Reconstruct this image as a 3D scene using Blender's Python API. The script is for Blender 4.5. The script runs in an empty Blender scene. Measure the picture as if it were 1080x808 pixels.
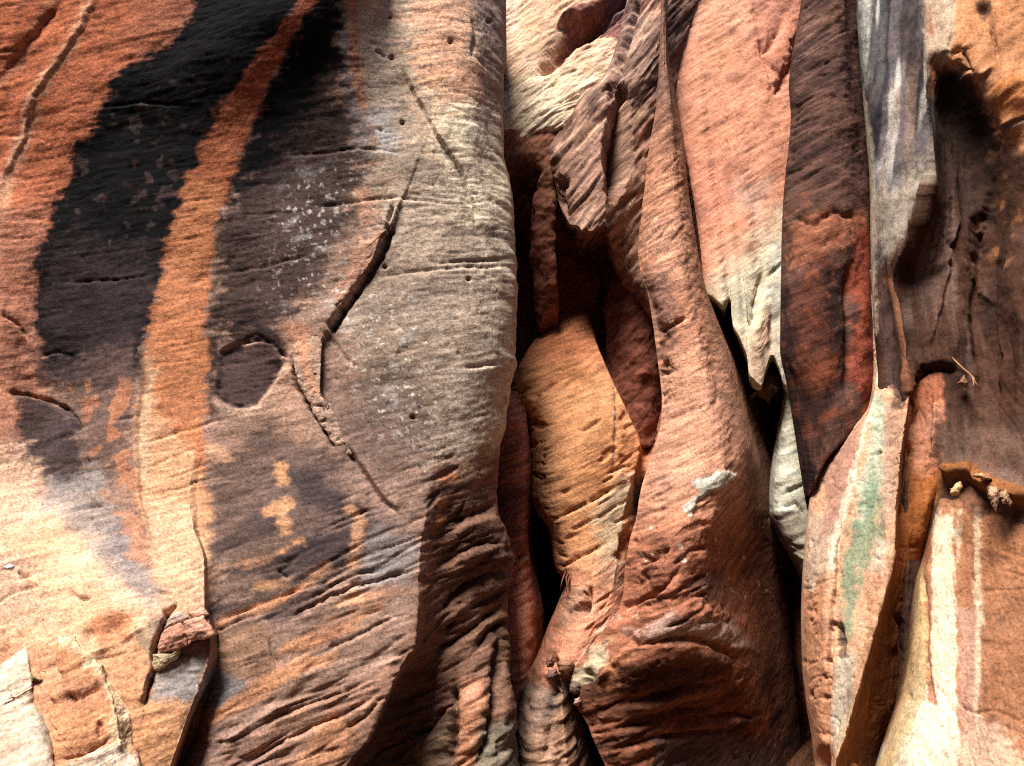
import bpy, math
import numpy as np

# ------------------------------------------------------------------ scene basics
C = bpy.context.scene.collection
PITCH = math.radians(15.0)
CP, SP = math.cos(PITCH), math.sin(PITCH)
FPX, CX, CY = 840.0, 540.0, 404.0
CAMZ = 2.3
ALB = 0.62          # real sandstone is darker than a sunlit picture of it
f32 = np.float32


def world(px, py, Y):
    """a point of the canyon seen in direction (px, py) and standing Y metres away"""
    xc = (px - CX) / FPX
    yc = -(py - CY) / FPX
    t = Y / (CP - SP * yc)
    return np.stack([xc * t, Y + 0 * t, CAMZ + (SP + CP * yc) * t], -1)


def lin(c):
    c = np.asarray(c, float) / 255.0
    g = c @ np.array([0.3, 0.55, 0.15])
    c = np.clip(g + (c - g) * 0.86, 0.01, 1)
    return (np.where(c <= 0.04045, c / 12.92, ((c + 0.055) / 1.055) ** 2.4) * ALB).astype(f32)


# ------------------------------------------------------------------ noise
_r = np.random.RandomState(7)
_perm = np.concatenate([_r.permutation(256)] * 3).astype(np.int32)
_g = _r.normal(size=(256, 3)).astype(f32)
_g /= np.linalg.norm(_g, axis=1, keepdims=True)


def noise(x, y, z):
    x = np.asarray(x, f32); y = np.asarray(y, f32); z = np.asarray(z, f32)
    xi = np.floor(x); yi = np.floor(y); zi = np.floor(z)
    fx = x - xi; fy = y - yi; fz = z - zi
    X = xi.astype(np.int32) & 255; Yy = yi.astype(np.int32) & 255; Z = zi.astype(np.int32) & 255
    u = fx * fx * fx * (fx * (fx * 6 - 15) + 10)
    v = fy * fy * fy * (fy * (fy * 6 - 15) + 10)
    w = fz * fz * fz * (fz * (fz * 6 - 15) + 10)

    def corner(i, j, k):
        h = _perm[_perm[_perm[X + i] + Yy + j] + Z + k]
        g = _g[h]
        return g[..., 0] * (fx - i) + g[..., 1] * (fy - j) + g[..., 2] * (fz - k)
    a = corner(0, 0, 0); b = corner(1, 0, 0); x00 = a + u * (b - a)
    a = corner(0, 1, 0); b = corner(1, 1, 0); x10 = a + u * (b - a)
    y0 = x00 + v * (x10 - x00)
    a = corner(0, 0, 1); b = corner(1, 0, 1); x01 = a + u * (b - a)
    a = corner(0, 1, 1); b = corner(1, 1, 1); x11 = a + u * (b - a)
    y1 = x01 + v * (x11 - x01)
    return (y0 + w * (y1 - y0)) * 1.6


def fbm(P, f, o=4, gain=0.5, off=0.0):
    s = 0; a = 1.0; n = 0
    for i in range(o):
        s = s + a * noise(P[..., 0] * f + off + 17.3 * i, P[..., 1] * f + 3.1 * off, P[..., 2] * f - off)
        n += a; a *= gain; f *= 2.03
    return s / n


def sm(a, b, x):
    t = np.clip((x - a) / (b - a), 0, 1)
    return t * t * (3 - 2 * t)


def frame(deg, ny=-0.25):
    """bedding planes whose lines rise to the right by deg in the picture"""
    a = math.radians(deg)
    n = np.array([-math.sin(a), ny, math.cos(a)]); n /= np.linalg.norm(n)
    t1 = np.array([math.cos(a), 0, math.sin(a)]); t1 -= n * t1.dot(n); t1 /= np.linalg.norm(t1)
    return n, t1, np.cross(n, t1)


def bedded(P, deg, f, stretch=8.0, o=3, off=0.0, ny=-0.25, gain=0.55):
    n, t1, t2 = frame(deg, ny)
    b = P @ n.astype(f32); u = P @ t1.astype(f32); w = P @ t2.astype(f32)
    s = 0; a = 1.0; nn = 0
    for i in range(o):
        s = s + a * noise(u * f / stretch + off + 9.7 * i, w * f / stretch, b * f + off)
        nn += a; a *= gain; f *= 2.07
    return s / nn


def ledges(P, deg, f, warp=0.5, off=0.0, ny=-0.25, sharp=0.75):
    """saw-tooth bedding: each bed juts out towards its foot and is cut back under it; -0.5..0.5"""
    n, t1, t2 = frame(deg, ny)
    b = P @ n.astype(f32)
    s = b * f + warp * fbm(P, f * 0.18, 3, off=off) * 2.0 + 0.35 * noise(b * f * 0.7 + off, b * 0 + 1.7, b * 0)
    fr = s - np.floor(s)
    return np.where(fr < 1 - sharp, fr / (1 - sharp), (1 - fr) / sharp) - 0.5


# ------------------------------------------------------------------ 2-D shapes on a rock face (px, py)
def _near(px, py, pts, m):
    pts = np.asarray(pts, float)
    return (px > pts[:, 0].min() - m) & (px < pts[:, 0].max() + m) & (py > pts[:, 1].min() - m) & (py < pts[:, 1].max() + m)


def line_dist(px, py, pts):
    """distance to a polyline, side (+ to the right of travel), position along (0..n)"""
    best = np.full(px.shape, 1e9, f32); side = np.zeros(px.shape, f32); pos = np.zeros(px.shape, f32)
    for i in range(len(pts) - 1):
        ax, ay = pts[i][:2]; bx, by = pts[i + 1][:2]
        dx, dy = bx - ax, by - ay
        L = dx * dx + dy * dy + 1e-9
        t = np.clip(((px - ax) * dx + (py - ay) * dy) / L, 0, 1)
        ex = px - ax - t * dx; ey = py - ay - t * dy
        d = np.sqrt(ex * ex + ey * ey)
        k = d < best
        best = np.where(k, d, best)
        side = np.where(k, np.sign(dx * (py - ay) - dy * (px - ax)), side)
        pos = np.where(k, i + t, pos)
    return best, side, pos


def poly_sd(px, py, pts):
    """signed distance to a closed outline, negative inside"""
    pts = list(pts)
    d, _, _ = line_dist(px, py, pts + [pts[0]])
    ins = np.zeros(px.shape, bool)
    n = len(pts)
    for i in range(n):
        ax, ay = pts[i][:2]; bx, by = pts[(i + 1) % n][:2]
        if ay == by:
            continue
        c = (ay > py) != (by > py)
        ins ^= c & (px < (bx - ax) * (py - ay) / (by - ay) + ax)
    return np.where(ins, -d, d)


# ------------------------------------------------------------------ a rock surface: sculpt and paint
REL = 0.5


class Rock:
    def __init__(self, px, py, Y):
        self.shape = px.shape
        self.px = px.astype(f32); self.py = py.astype(f32); self.Y = Y
        self.P = world(px, py, Y).astype(f32)
        du = np.gradient(self.P, axis=1); dv = np.gradient(self.P, axis=0)
        N = np.cross(dv, du)
        N /= np.linalg.norm(N, axis=-1, keepdims=True) + 1e-9
        self.N = N.astype(f32)
        self.h = np.zeros(px.shape, f32)
        self.col = np.zeros(px.shape + (3,), f32)
        self.w1 = fbm(self.P, 1.6, 5, 0.6, off=3.0) * 1.5
        self.w2 = fbm(self.P, 1.6, 5, 0.6, off=11.0) * 1.5
        self.w3 = fbm(self.P, 9.0, 3, 0.6, off=23.0)
        self.bedding(12)

    def bedding(self, deg, ny=-0.25):
        # ragged term that breaks every colour border up along the beds
        self.rag = 1.5 * bedded(self.P, deg, 9.0, 6, 4, 71.0, ny, 0.65) + 0.9 * fbm(self.P, 11.0, 3, 0.65, off=63.0)

    def jag(self, amt, f, mask):
        # ragged broken edge
        n = noise(self.P[..., 0] * f, self.P[..., 1] * 0.5, self.P[..., 0] * 0) + 0.5 * noise(self.P[..., 0] * f * 2.7, self.P[..., 1] * 0.5, self.P[..., 0] * 0 + 5)
        self.P[..., 2] += (amt * n * mask).astype(f32)

    # --- shape
    def groove(self, pts, w, depth, step=0.0, reach=25, warp=3.0, taper=True):
        m = _near(self.px, self.py, pts, max(reach * 3, w * 4) + 10)
        if not m.any():
            return
        x = self.px[m] + warp * self.w1[m] + 1.2 * self.w3[m]; y = self.py[m] + warp * self.w2[m]
        d, s, pos = line_dist(x, y, pts)
        vv = np.clip(1 + 1.3 * self.w3[m] + 0.5 * self.w1[m], 0.25, 1.9)
        if w < 6:
            w = w * (0.55 + 0.45 * vv); depth = depth * (0.35 + 0.65 * vv)
        k = 1.0
        if taper:
            n = len(pts) - 1
            k = sm(0, 0.5, pos) * sm(0, 0.5, n - pos) * 0.85 + 0.15
            k = k * (1 - 0.0 * pos)
        self.h[m] += (-depth * np.exp(-(d / w) ** 2) * k + step * s * np.exp(-d / reach) * sm(0, 1.6, d) * k).astype(f32)

    def plate(self, pts, height, soft=2.0, warp=4.0):
        m = _near(self.px, self.py, pts, soft * 2 + 20)
        if not m.any():
            return
        d = poly_sd(self.px[m] + warp * self.w1[m] + warp * 0.35 * self.w3[m], self.py[m] + warp * self.w2[m], pts)
        self.h[m] += (height * sm(soft, -soft, d)).astype(f32)

    def bump(self, x, y, rx, ry, height, rot=0.0):
        c, s = math.cos(math.radians(rot)), math.sin(math.radians(rot))
        dx = self.px - x; dy = self.py - y
        u = (dx * c + dy * s) / rx; v = (-dx * s + dy * c) / ry
        self.h += (height * np.exp(-(u * u + v * v))).astype(f32)

    def rough(self, big=0.05, mid=0.02, fine=0.006):
        self.h += big * fbm(self.P, 0.9, 2, off=5) + mid * fbm(self.P, 3.2, 3, off=8) + fine * fbm(self.P, 14, 3, 0.6, off=2)

    def beds(self, deg, f, amp, stretch=8, mask=None, off=0.0, ny=-0.25, o=3):
        b = bedded(self.P, deg, f, stretch, o, off, ny) * amp * REL
        self.h += b if mask is None else b * mask

    def notches(self, deg, f, depth, stretch=7, lo=0.25, hi=0.5, mask=None, off=0.0, ny=-0.25):
        b = sm(lo, hi, bedded(self.P, deg, f, stretch, 2, off, ny)) * depth * REL
        self.h -= b if mask is None else b * mask

    def saw(self, deg, f, amp, warp=0.5, mask=None, off=0.0, ny=-0.25):
        b = ledges(self.P, deg, f, warp, off, ny) * amp * REL
        self.h += b if mask is None else b * mask

    def creases(self, deg, f, depth, stretch=8, w=0.05, mask=None, off=0.0, ny=-0.25, cover=0.0):
        n = bedded(self.P, deg, f, stretch, 2, off, ny)
        w = w * 1.7
        b = 0.75 * np.exp(-(n / w) ** 2) * sm(cover, cover + 0.25, fbm(self.P, f * 0.25, 2, off=off + 5)) * depth * 0.7
        self.h -= b if mask is None else b * mask

    def pits(self, f, depth, lo=0.45, mask=None, off=0.0):
        b = sm(lo, lo + 0.18, fbm(self.P, f, 2, off=off)) * depth * REL
        self.h -= b if mask is None else b * mask

    def region(self, pts, soft=20, warp=10):
        d = poly_sd(self.px + warp * self.w1, self.py + warp * self.w2, pts)
        return sm(soft, -soft, d).astype(f32)

    # --- colour of the stone, in places with light or shade painted in
    def fill(self, c):
        self.col[:] = lin(c)

    def mix(self, c, m):
        self.col += (lin(c) - self.col) * m[..., None]

    def poly(self, c, pts, soft=8, warp=8, k=1.0, bed=None):
        m = _near(self.px, self.py, pts, soft * 1.5 + warp * 2)
        if not m.any():
            return
        x = self.px[m] + warp * self.w1[m] + warp * 0.4 * self.w3[m]
        y = self.py[m] + warp * self.w2[m] + warp * 0.3 * self.w3[m]
        d = poly_sd(x, y, pts)
        if bed is not None:
            d = d + bed[1] * bedded(self.P[m], bed[0], 7.0, 7, 3, 4.0)
        d = d + self.rag[m] * (soft * 0.9 + 2.0)
        a = sm(soft * 0.6, -soft * 0.6, d) * k
        self.col[m] += (lin(c) - self.col[m]) * a[:, None]

    def stroke(self, c, pts, soft=3, warp=4, k=1.0, bed=None):
        wmax = max(p[2] for p in pts)
        m = _near(self.px, self.py, pts, wmax + soft * 2 + warp * 2)
        if not m.any():
            return
        x = self.px[m] + warp * self.w1[m] + warp * 0.4 * self.w3[m]; y = self.py[m] + warp * self.w2[m]
        d, _, pos = line_dist(x, y, pts)
        w = np.interp(pos, np.arange(len(pts)), [p[2] for p in pts])
        d = d - w
        if bed is not None:
            d = d + bed[1] * bedded(self.P[m], bed[0], 7.0, 7, 3, 4.0)
        d = d + self.rag[m] * (soft * 0.8 + 1.0)
        a = sm(soft * 0.6, -soft * 0.6, d) * k
        self.col[m] += (lin(c) - self.col[m]) * a[:, None]

    def spots(self, c, f, lo, k=1.0, mask=None, off=0.0, wid=0.08):
        a = sm(lo, lo + wid, fbm(self.P, f, 2, off=off)) * k
        if mask is not None:
            a = a * mask
        self.mix(c, a)

    def bandcol(self, c, deg, f, lo, hi, k=1.0, mask=None, stretch=9, off=0.0, ny=-0.25):
        a = sm(lo, hi, bedded(self.P, deg, f, stretch, 3, off, ny)) * k
        if mask is not None:
            a = a * mask
        self.mix(c, a)

    def laminae(self, deg, f, k, stretch=18, w=0.06, off=0.0, ny=-0.25, dig=0.006):
        # thin iron-dark (or pale) layers of the sandstone, weathered a little deeper than the rest
        n = bedded(self.P, deg, f, stretch, 2, off, ny, 0.6)
        a = np.exp(-(n / w) ** 2) * sm(-0.12, 0.3, fbm(self.P, f * 0.16, 3, off=off + 2))
        self.col *= (1 - k * a)[..., None]
        self.h -= dig * a

    def vary(self, amt=0.18, deg=10, bed=0.12, lam=1.0):
        self.laminae(deg, 5, 0.40 * lam, 16, 0.035, 101)
        self.laminae(deg + 3, 10, 0.38 * lam, 20, 0.06, 111)
        self.laminae(deg - 3, 19, 0.30 * lam, 20, 0.09, 121, dig=0.003)
        self.laminae(deg, 13, -0.28 * lam, 20, 0.07, 131, dig=-0.003)
        sp = fbm(self.P, 20, 3, 0.7, off=203)
        self.col *= (1 - 0.40 * sm(0.22, 0.42, sp) + 0.30 * sm(0.22, 0.42, -sp))[..., None]
        v = 1 + amt * fbm(self.P, 2.2, 4, 0.6, off=31) * 1.6 + bed * bedded(self.P, deg, 20, 9, 3, 40, -0.25, 0.7) * 2.6 + bed * bedded(self.P, deg, 6, 9, 2, 49, -0.25, 0.6) * 1.2 + 0.22 * fbm(self.P, 26, 2, 0.7, off=77)
        self.h += 0.005 * bedded(self.P, deg, 22, 8, 2, 44) + 0.0025 * fbm(self.P, 30, 2, 0.7, off=87)
        self.col *= np.clip(v, 0.35, 1.7)[..., None]
        hue = fbm(self.P, 1.3, 3, off=55) * 0.10
        self.col[..., 0] *= 1 + hue * 0.5
        self.col[..., 2] *= 1 - hue

    # --- mesh
    def mesh(self, name, mat, parent=None, back=1.0):
        R, K = self.shape
        V = self.P - np.array([0, 0, CAMZ], f32)
        face = np.abs((self.N * V).sum(-1)) / np.linalg.norm(V, axis=-1)
        P = self.P + self.N * (self.h * (0.06 + 0.94 * sm(0.08, 0.42, face)))[..., None]
        n = R * K
        ring = np.concatenate([np.arange(R) * K, (R - 1) * K + np.arange(1, K), (np.arange(R - 2, -1, -1)) * K + K - 1, np.arange(K - 2, 0, -1)])
        V = P.reshape(-1, 3)
        step = max(1, len(ring) // 4000)
        B = V[ring].copy()
        B[:, 1] = V[:, 1].max() + back
        ctr = B.mean(0, keepdims=True)
        allv = np.concatenate([V, B, ctr]).astype(f32)
        idx = np.arange(n).reshape(R, K)
        q = np.stack([idx[:-1, :-1], idx[1:, :-1], idx[1:, 1:], idx[:-1, 1:]], -1).reshape(-1, 4)
        m = len(ring)
        j = np.arange(m); j2 = (j + 1) % m
        side = np.stack([ring[j2], ring[j], n + j, n + j2], -1)
        tri = np.stack([n + j2, n + j, np.full(m, n + m)], -1)
        loops = np.concatenate([q.ravel(), side.ravel(), tri.ravel()]).astype(np.int32)
        tot = np.concatenate([np.full(len(q), 4), np.full(len(side), 4), np.full(len(tri), 3)]).astype(np.int32)
        col = np.concatenate([self.col.reshape(-1, 3), self.col.reshape(-1, 3)[ring], self.col.reshape(-1, 3)[:1]])
        return raw_mesh(name, allv, loops, tot, col, mat, parent)


def raw_mesh(name, V, loops, tot, col, mat, parent=None, smooth=True):
    org = np.array([V[:, 0].mean(), V[:, 1].mean(), V[:, 2].min()], f32)
    me = bpy.data.meshes.new(name)
    me.vertices.add(len(V)); me.vertices.foreach_set('co', (V - org).astype(f32).ravel())
    me.loops.add(len(loops)); me.loops.foreach_set('vertex_index', loops)
    me.polygons.add(len(tot))
    st = np.zeros(len(tot), np.int32); st[1:] = np.cumsum(tot)[:-1]
    me.polygons.foreach_set('loop_start', st)
    me.polygons.foreach_set('use_smooth', np.full(len(tot), smooth))
    me.update(calc_edges=True)
    a = me.color_attributes.new('stone', 'FLOAT_COLOR', 'POINT')
    rgba = np.ones((len(V), 4), f32); rgba[:, :3] = np.clip(col, 0.004, 0.82)
    a.data.foreach_set('color', rgba.ravel())
    me.materials.append(mat)
    o = bpy.data.objects.new(name, me); C.objects.link(o)
    if parent is not None:
        o.parent = parent
        o.location = org - np.array(parent.location, f32)
    else:
        o.location = org
    return o


# ------------------------------------------------------------------ ribs -> surface
def pchip(x, y, q):
    x = np.asarray(x, float); y = np.asarray(y, float)
    if len(x) == 1:
        return np.full(q.shape, y[0])
    h = np.diff(x); d = np.diff(y) / h
    m = np.zeros(len(x))
    m[0], m[-1] = d[0], d[-1]
    for i in range(1, len(x) - 1):
        if d[i - 1] * d[i] > 0:
            w1 = 2 * h[i] + h[i - 1]; w2 = h[i] + 2 * h[i - 1]
            m[i] = (w1 + w2) / (w1 / d[i - 1] + w2 / d[i])
    q = np.clip(q, x[0], x[-1])
    k = np.clip(np.searchsorted(x, q, side='right') - 1, 0, len(h) - 1)
    t = (q - x[k]) / h[k]
    return ((1 + 2 * t) * (1 - t) ** 2 * y[k] + t * (1 - t) ** 2 * h[k] * m[k] + t * t * (3 - 2 * t) * y[k + 1] + t * t * (t - 1) * h[k] * m[k + 1])


def tr(*p):
    """'py:val' pairs given flat -> two lists"""
    return list(p[0::2]), list(p[1::2])


class Rib:
    """a line down the rock: its px and its distance Y, each known at some heights py"""
    def __init__(self, px, Y, sharp=False, py=None):
        self.px, self.Y, self.sharp, self.py = px, Y, sharp, py


def off(t, d):
    return (t[0], [v + d for v in t[1]])


SP_PX = 1.6


def loft(ribs, top, bot, sp=None, lip=None):
    """rows down, ribs across. lip: list per rib of (py of the lower lip); rows past v=0.86 go under it"""
    sp = sp or SP_PX
    v = [top]
    while v[-1] < bot:
        v.append(v[-1] + (sp if -14 < v[-1] < 822 else min(9.0, sp * 4)))
    v = np.array(v)
    cols = []
    for r in ribs:
        cols.append(np.stack([pchip(*r.px, v), v if r.py is None else pchip(*r.py, v), pchip(*r.Y, v)], -1))
    return across(np.stack(cols, 1), [r.sharp for r in ribs], sp)


def across(G, sharp, sp):
    R, K, _ = G.shape
    S = G.copy(); S[..., 2] *= 60
    h = np.linalg.norm(np.diff(S, axis=1), axis=-1) + 1e-3
    d = np.diff(G, axis=1) / h[..., None]
    T0 = np.zeros_like(d); T1 = np.zeros_like(d)
    for i in range(K):
        if i == 0:
            T0[:, 0] = d[:, 0]
        elif i == K - 1:
            T1[:, K - 2] = d[:, K - 2]
        elif sharp[i]:
            T1[:, i - 1] = d[:, i - 1]; T0[:, i] = d[:, i]
        else:
            a = h[:, i - 1][:, None]; b = h[:, i][:, None]
            t = (d[:, i - 1] * b + d[:, i] * a) / (a + b)
            T1[:, i - 1] = t; T0[:, i] = t
    out = []
    for i in range(K - 1):
        pxl = np.percentile(np.abs(G[:, i + 1, 0] - G[:, i, 0]), 90); dep = np.percentile(np.abs(G[:, i + 1, 2] - G[:, i, 2]), 90) * 22
        vis = np.mean((G[:, i, 0] > -20) & (G[:, i, 0] < 1100) | (G[:, i + 1, 0] > -20) & (G[:, i + 1, 0] < 1100))
        n = int(np.clip(math.hypot(pxl, dep) / (sp if vis > 0.1 else sp * 4), 3, 420))
        t = (np.arange(n) / n)[None, :, None]
        if i == K - 2:
            t = (np.arange(n + 1) / n)[None, :, None]
        hh = h[:, i][:, None, None]
        out.append((1 + 2 * t) * (1 - t) ** 2 * G[:, i][:, None] + t * (1 - t) ** 2 * hh * T0[:, i][:, None]
                   + t * t * (3 - 2 * t) * G[:, i + 1][:, None] + t * t * (t - 1) * hh * T1[:, i][:, None])
    Q = np.concatenate(out, 1)
    return Rock(Q[..., 0], Q[..., 1], Q[..., 2])


def blob(outline, Y, thick, dome=0.1, rim=0.25, sp=1.6, tilt=(0, 0), sharpness=3.0, wob=1.6):
    """a slab or stone: a traced outline with its own distance, domed front and rounded rim, real thickness"""
    o = np.array(outline + [outline[0]], float)
    seg = np.linalg.norm(np.diff(o, axis=0), axis=1); s = np.concatenate([[0], np.cumsum(seg)])
    n = int(max(24, s[-1] / sp)); q = np.linspace(0, s[-1], n, endpoint=False)
    ox = np.interp(q, s, o[:, 0]); oy = np.interp(q, s, o[:, 1])
    ox = ox + wob * noise(ox * 0.13, oy * 0.13, ox * 0 + Y) + 0.5 * wob * noise(ox * 0.4, oy * 0.4, ox * 0 + Y)
    oy = oy + wob * noise(ox * 0.13, oy * 0.13, ox * 0 + Y + 5) + 0.5 * wob * noise(ox * 0.4, oy * 0.4, ox * 0 + Y + 5)
    for _ in range(1):
        ox = (np.roll(ox, 1) + 2 * ox + np.roll(ox, -1)) / 4; oy = (np.roll(oy, 1) + 2 * oy + np.roll(oy, -1)) / 4
    c = np.array([ox.mean(), oy.mean()])
    rad = np.hypot(ox - c[0], oy - c[1]).max()
    m = int(max(8, rad / sp))
    a = np.concatenate([np.linspace(0.01, 1, m), [1.0] * max(4, int(thick * 40 / sp))])
    k = len(a) - m
    dep = np.concatenate([np.zeros(m), np.linspace(0, 1, k + 1)[1:] ** 1.0])
    px = c[0] + (ox - c[0])[None] * a[:, None]; py = c[1] + (oy - c[1])[None] * a[:, None]
    # shrink slightly towards the back so that the sides are seen as sides
    e = np.clip((a - (1 - rim)) / rim, 0, 1)
    front = dome * (a ** 2) + rim * 0.5 * thick * (1 - np.sqrt(np.clip(1 - e ** sharpness, 0, 1)))
    Yv = Y + front[:, None] + dep[:, None] * thick + tilt[0] * (px - c[0]) / 100 + tilt[1] * (py - c[1]) / 100
    px = np.concatenate([px, px[:, :1]], 1); py = np.concatenate([py, py[:, :1]], 1); Yv = np.concatenate([Yv, Yv[:, :1]], 1)
    r = Rock(px[::-1], py[::-1], Yv[::-1]) if False else Rock(px, py, Yv)
    if np.mean(r.N[: m // 2, :, 1]) > 0:
        r.N *= -1
    return r


def tube_mesh(name, paths, mat, color, parent=None):
    """bent tapering twigs: paths = lists of (x, y, z, radius)"""
    V = []; L = []; T = []; base = 0
    for path in paths:
        p = np.array(path, float)
        pos, rad = p[:, :3], p[:, 3]
        tan = np.gradient(pos, axis=0); tan /= np.linalg.norm(tan, axis=1, keepdims=True) + 1e-9
        n = 6
        for i in range(len(p)):
            a = np.cross(tan[i], [0.3, 1, 0.2]); a /= np.linalg.norm(a) + 1e-9
            b = np.cross(tan[i], a)
            for k in range(n):
                t = 2 * math.pi * k / n
                V.append(pos[i] + rad[i] * (math.cos(t) * a + math.sin(t) * b))
        for i in range(len(p) - 1):
            for k in range(n):
                L += [base + i * n + k, base + i * n + (k + 1) % n, base + (i + 1) * n + (k + 1) % n, base + (i + 1) * n + k]; T.append(4)
        L += [base + k for k in range(n)][::-1]; T.append(n)
        L += [base + (len(p) - 1) * n + k for k in range(n)]; T.append(n)
        base = len(V)
    V = np.array(V, f32)
    return raw_mesh(name, V, np.array(L, np.int32), np.array(T, np.int32), np.tile(lin(color), (len(V), 1)), mat, parent)


def tag(o, label, cat, group=None):
    o['label'] = label; o['category'] = cat
    if group:
        o['group'] = group
    return o


# ------------------------------------------------------------------ materials
def sandstone(name, deg=10, bump=0.35, bed=0.35, grain=1.0, ny=-0.25, chips=0.45, fibre=1.0):
    m = bpy.data.materials.new(name); m.use_nodes = True
    nt = m.node_tree; nt.nodes.clear()
    N = nt.nodes.new; Lk = nt.links.new
    out = N('ShaderNodeOutputMaterial'); bs = N('ShaderNodeBsdfPrincipled'); Lk(bs.outputs[0], out.inputs[0])
    at = N('ShaderNodeAttribute'); at.attribute_name = 'stone'
    geo = N('ShaderNodeNewGeometry')
    mp = N('ShaderNodeMapping'); mp.vector_type = 'TEXTURE'
    Lk(geo.outputs['Position'], mp.inputs['Vector'])
    mp.inputs['Rotation'].default_value = (math.radians(14), math.radians(-deg), 0)
    st = N('ShaderNodeVectorMath'); st.operation = 'MULTIPLY'; st.inputs[1].default_value = (0.14, 0.14, 1.0)
    Lk(mp.outputs[0], st.inputs[0])
    n1 = N('ShaderNodeTexNoise'); n1.inputs['Scale'].default_value = 22; n1.inputs['Detail'].default_value = 6; n1.inputs['Roughness'].default_value = 0.65
    Lk(st.outputs[0], n1.inputs['Vector'])
    n2 = N('ShaderNodeTexNoise'); n2.inputs['Scale'].default_value = 38; n2.inputs['Detail'].default_value = 6; n2.inputs['Roughness'].default_value = 0.7
    Lk(geo.outputs['Position'], n2.inputs['Vector'])
    n3 = N('ShaderNodeTexNoise'); n3.inputs['Scale'].default_value = 150; n3.inputs['Detail'].default_value = 3
    Lk(geo.outputs['Position'], n3.inputs['Vector'])

    def rng(src, lo, hi, a=0.28, b=0.72):
        r = N('ShaderNodeMapRange'); r.inputs['From Min'].default_value = a; r.inputs['From Max'].default_value = b
        r.inputs['To Min'].default_value = lo; r.inputs['To Max'].default_value = hi
        Lk(src, r.inputs['Value']); return r.outputs[0]

    def mul(a, b):
        x = N('ShaderNodeMath'); x.operation = 'MULTIPLY'; Lk(a, x.inputs[0]); Lk(b, x.inputs[1]); return x.outputs[0]
    f = mul(mul(rng(n1.outputs[0], 1 - 0.32 * grain * fibre, 1 + 0.26 * grain * fibre, 0.38, 0.62), rng(n2.outputs[0], 1 - 0.30 * grain, 1 + 0.16 * grain, 0.38, 0.56)), rng(n3.outputs[0], 1 - 0.28 * grain, 1 + 0.26 * grain))
    cm = N('ShaderNodeVectorMath'); cm.operation = 'SCALE'; Lk(at.outputs['Color'], cm.inputs[0]); Lk(f, cm.inputs['Scale'])
    Lk(cm.outputs[0], bs.inputs['Base Color'])
    bs.inputs['Roughness'].default_value = 0.9
    bs.inputs['Specular IOR Level'].default_value = 0.06
    hsum = N('ShaderNodeMath'); hsum.operation = 'MULTIPLY_ADD'; hsum.inputs[1].default_value = bed * 2.0
    Lk(n1.outputs[0], hsum.inputs[0]); Lk(n2.outputs[0], hsum.inputs[2])
    chs = N('ShaderNodeVectorMath'); chs.operation = 'MULTIPLY'; chs.inputs[1].default_value = (0.38, 0.38, 1.0)
    Lk(mp.outputs[0], chs.inputs[0])
    dis = N('ShaderNodeTexNoise'); dis.inputs['Scale'].default_value = 9; dis.inputs['Detail'].default_value = 3
    Lk(chs.outputs[0], dis.inputs['Vector'])
    dsc = N('ShaderNodeVectorMath'); dsc.operation = 'MULTIPLY_ADD'; dsc.inputs[1].default_value = (0.12, 0.12, 0.12)
    Lk(dis.outputs['Color'], dsc.inputs[0]); Lk(chs.outputs[0], dsc.inputs[2])
    vo = N('ShaderNodeTexVoronoi'); vo.feature = 'F1'; vo.inputs['Scale'].default_value = 13
    Lk(dsc.outputs[0], vo.inputs['Vector'])
    chip = N('ShaderNodeMath'); chip.operation = 'MULTIPLY_ADD'; chip.inputs[1].default_value = chips
    Lk(vo.outputs['Distance'], chip.inputs[0]); Lk(hsum.outputs[0], chip.inputs[2]); hsum = chip
    bp = N('ShaderNodeBump'); bp.inputs['Strength'].default_value = bump; bp.inputs['Distance'].default_value = 0.05
    Lk(hsum.outputs[0], bp.inputs['Height']); Lk(bp.outputs[0], bs.inputs['Normal'])
    return m

# ================================================================== materials
M_cliff = sandstone('varnished_sandstone', 12, 0.30, 0.3, 1.0, chips=0.6, fibre=0.5)
M_steep = sandstone('cross_bedded_sandstone', 50, 0.32, 0.8, 0.9)
M_red = sandstone('red_sandstone', 24, 0.32, 0.7, 0.9)
M_pale = sandstone('pale_sandstone', 32, 0.28, 0.4, 0.6)
M_drape = sandstone('draped_sandstone', 84, 0.28, 0.3, 0.9, fibre=0.5)

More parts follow.
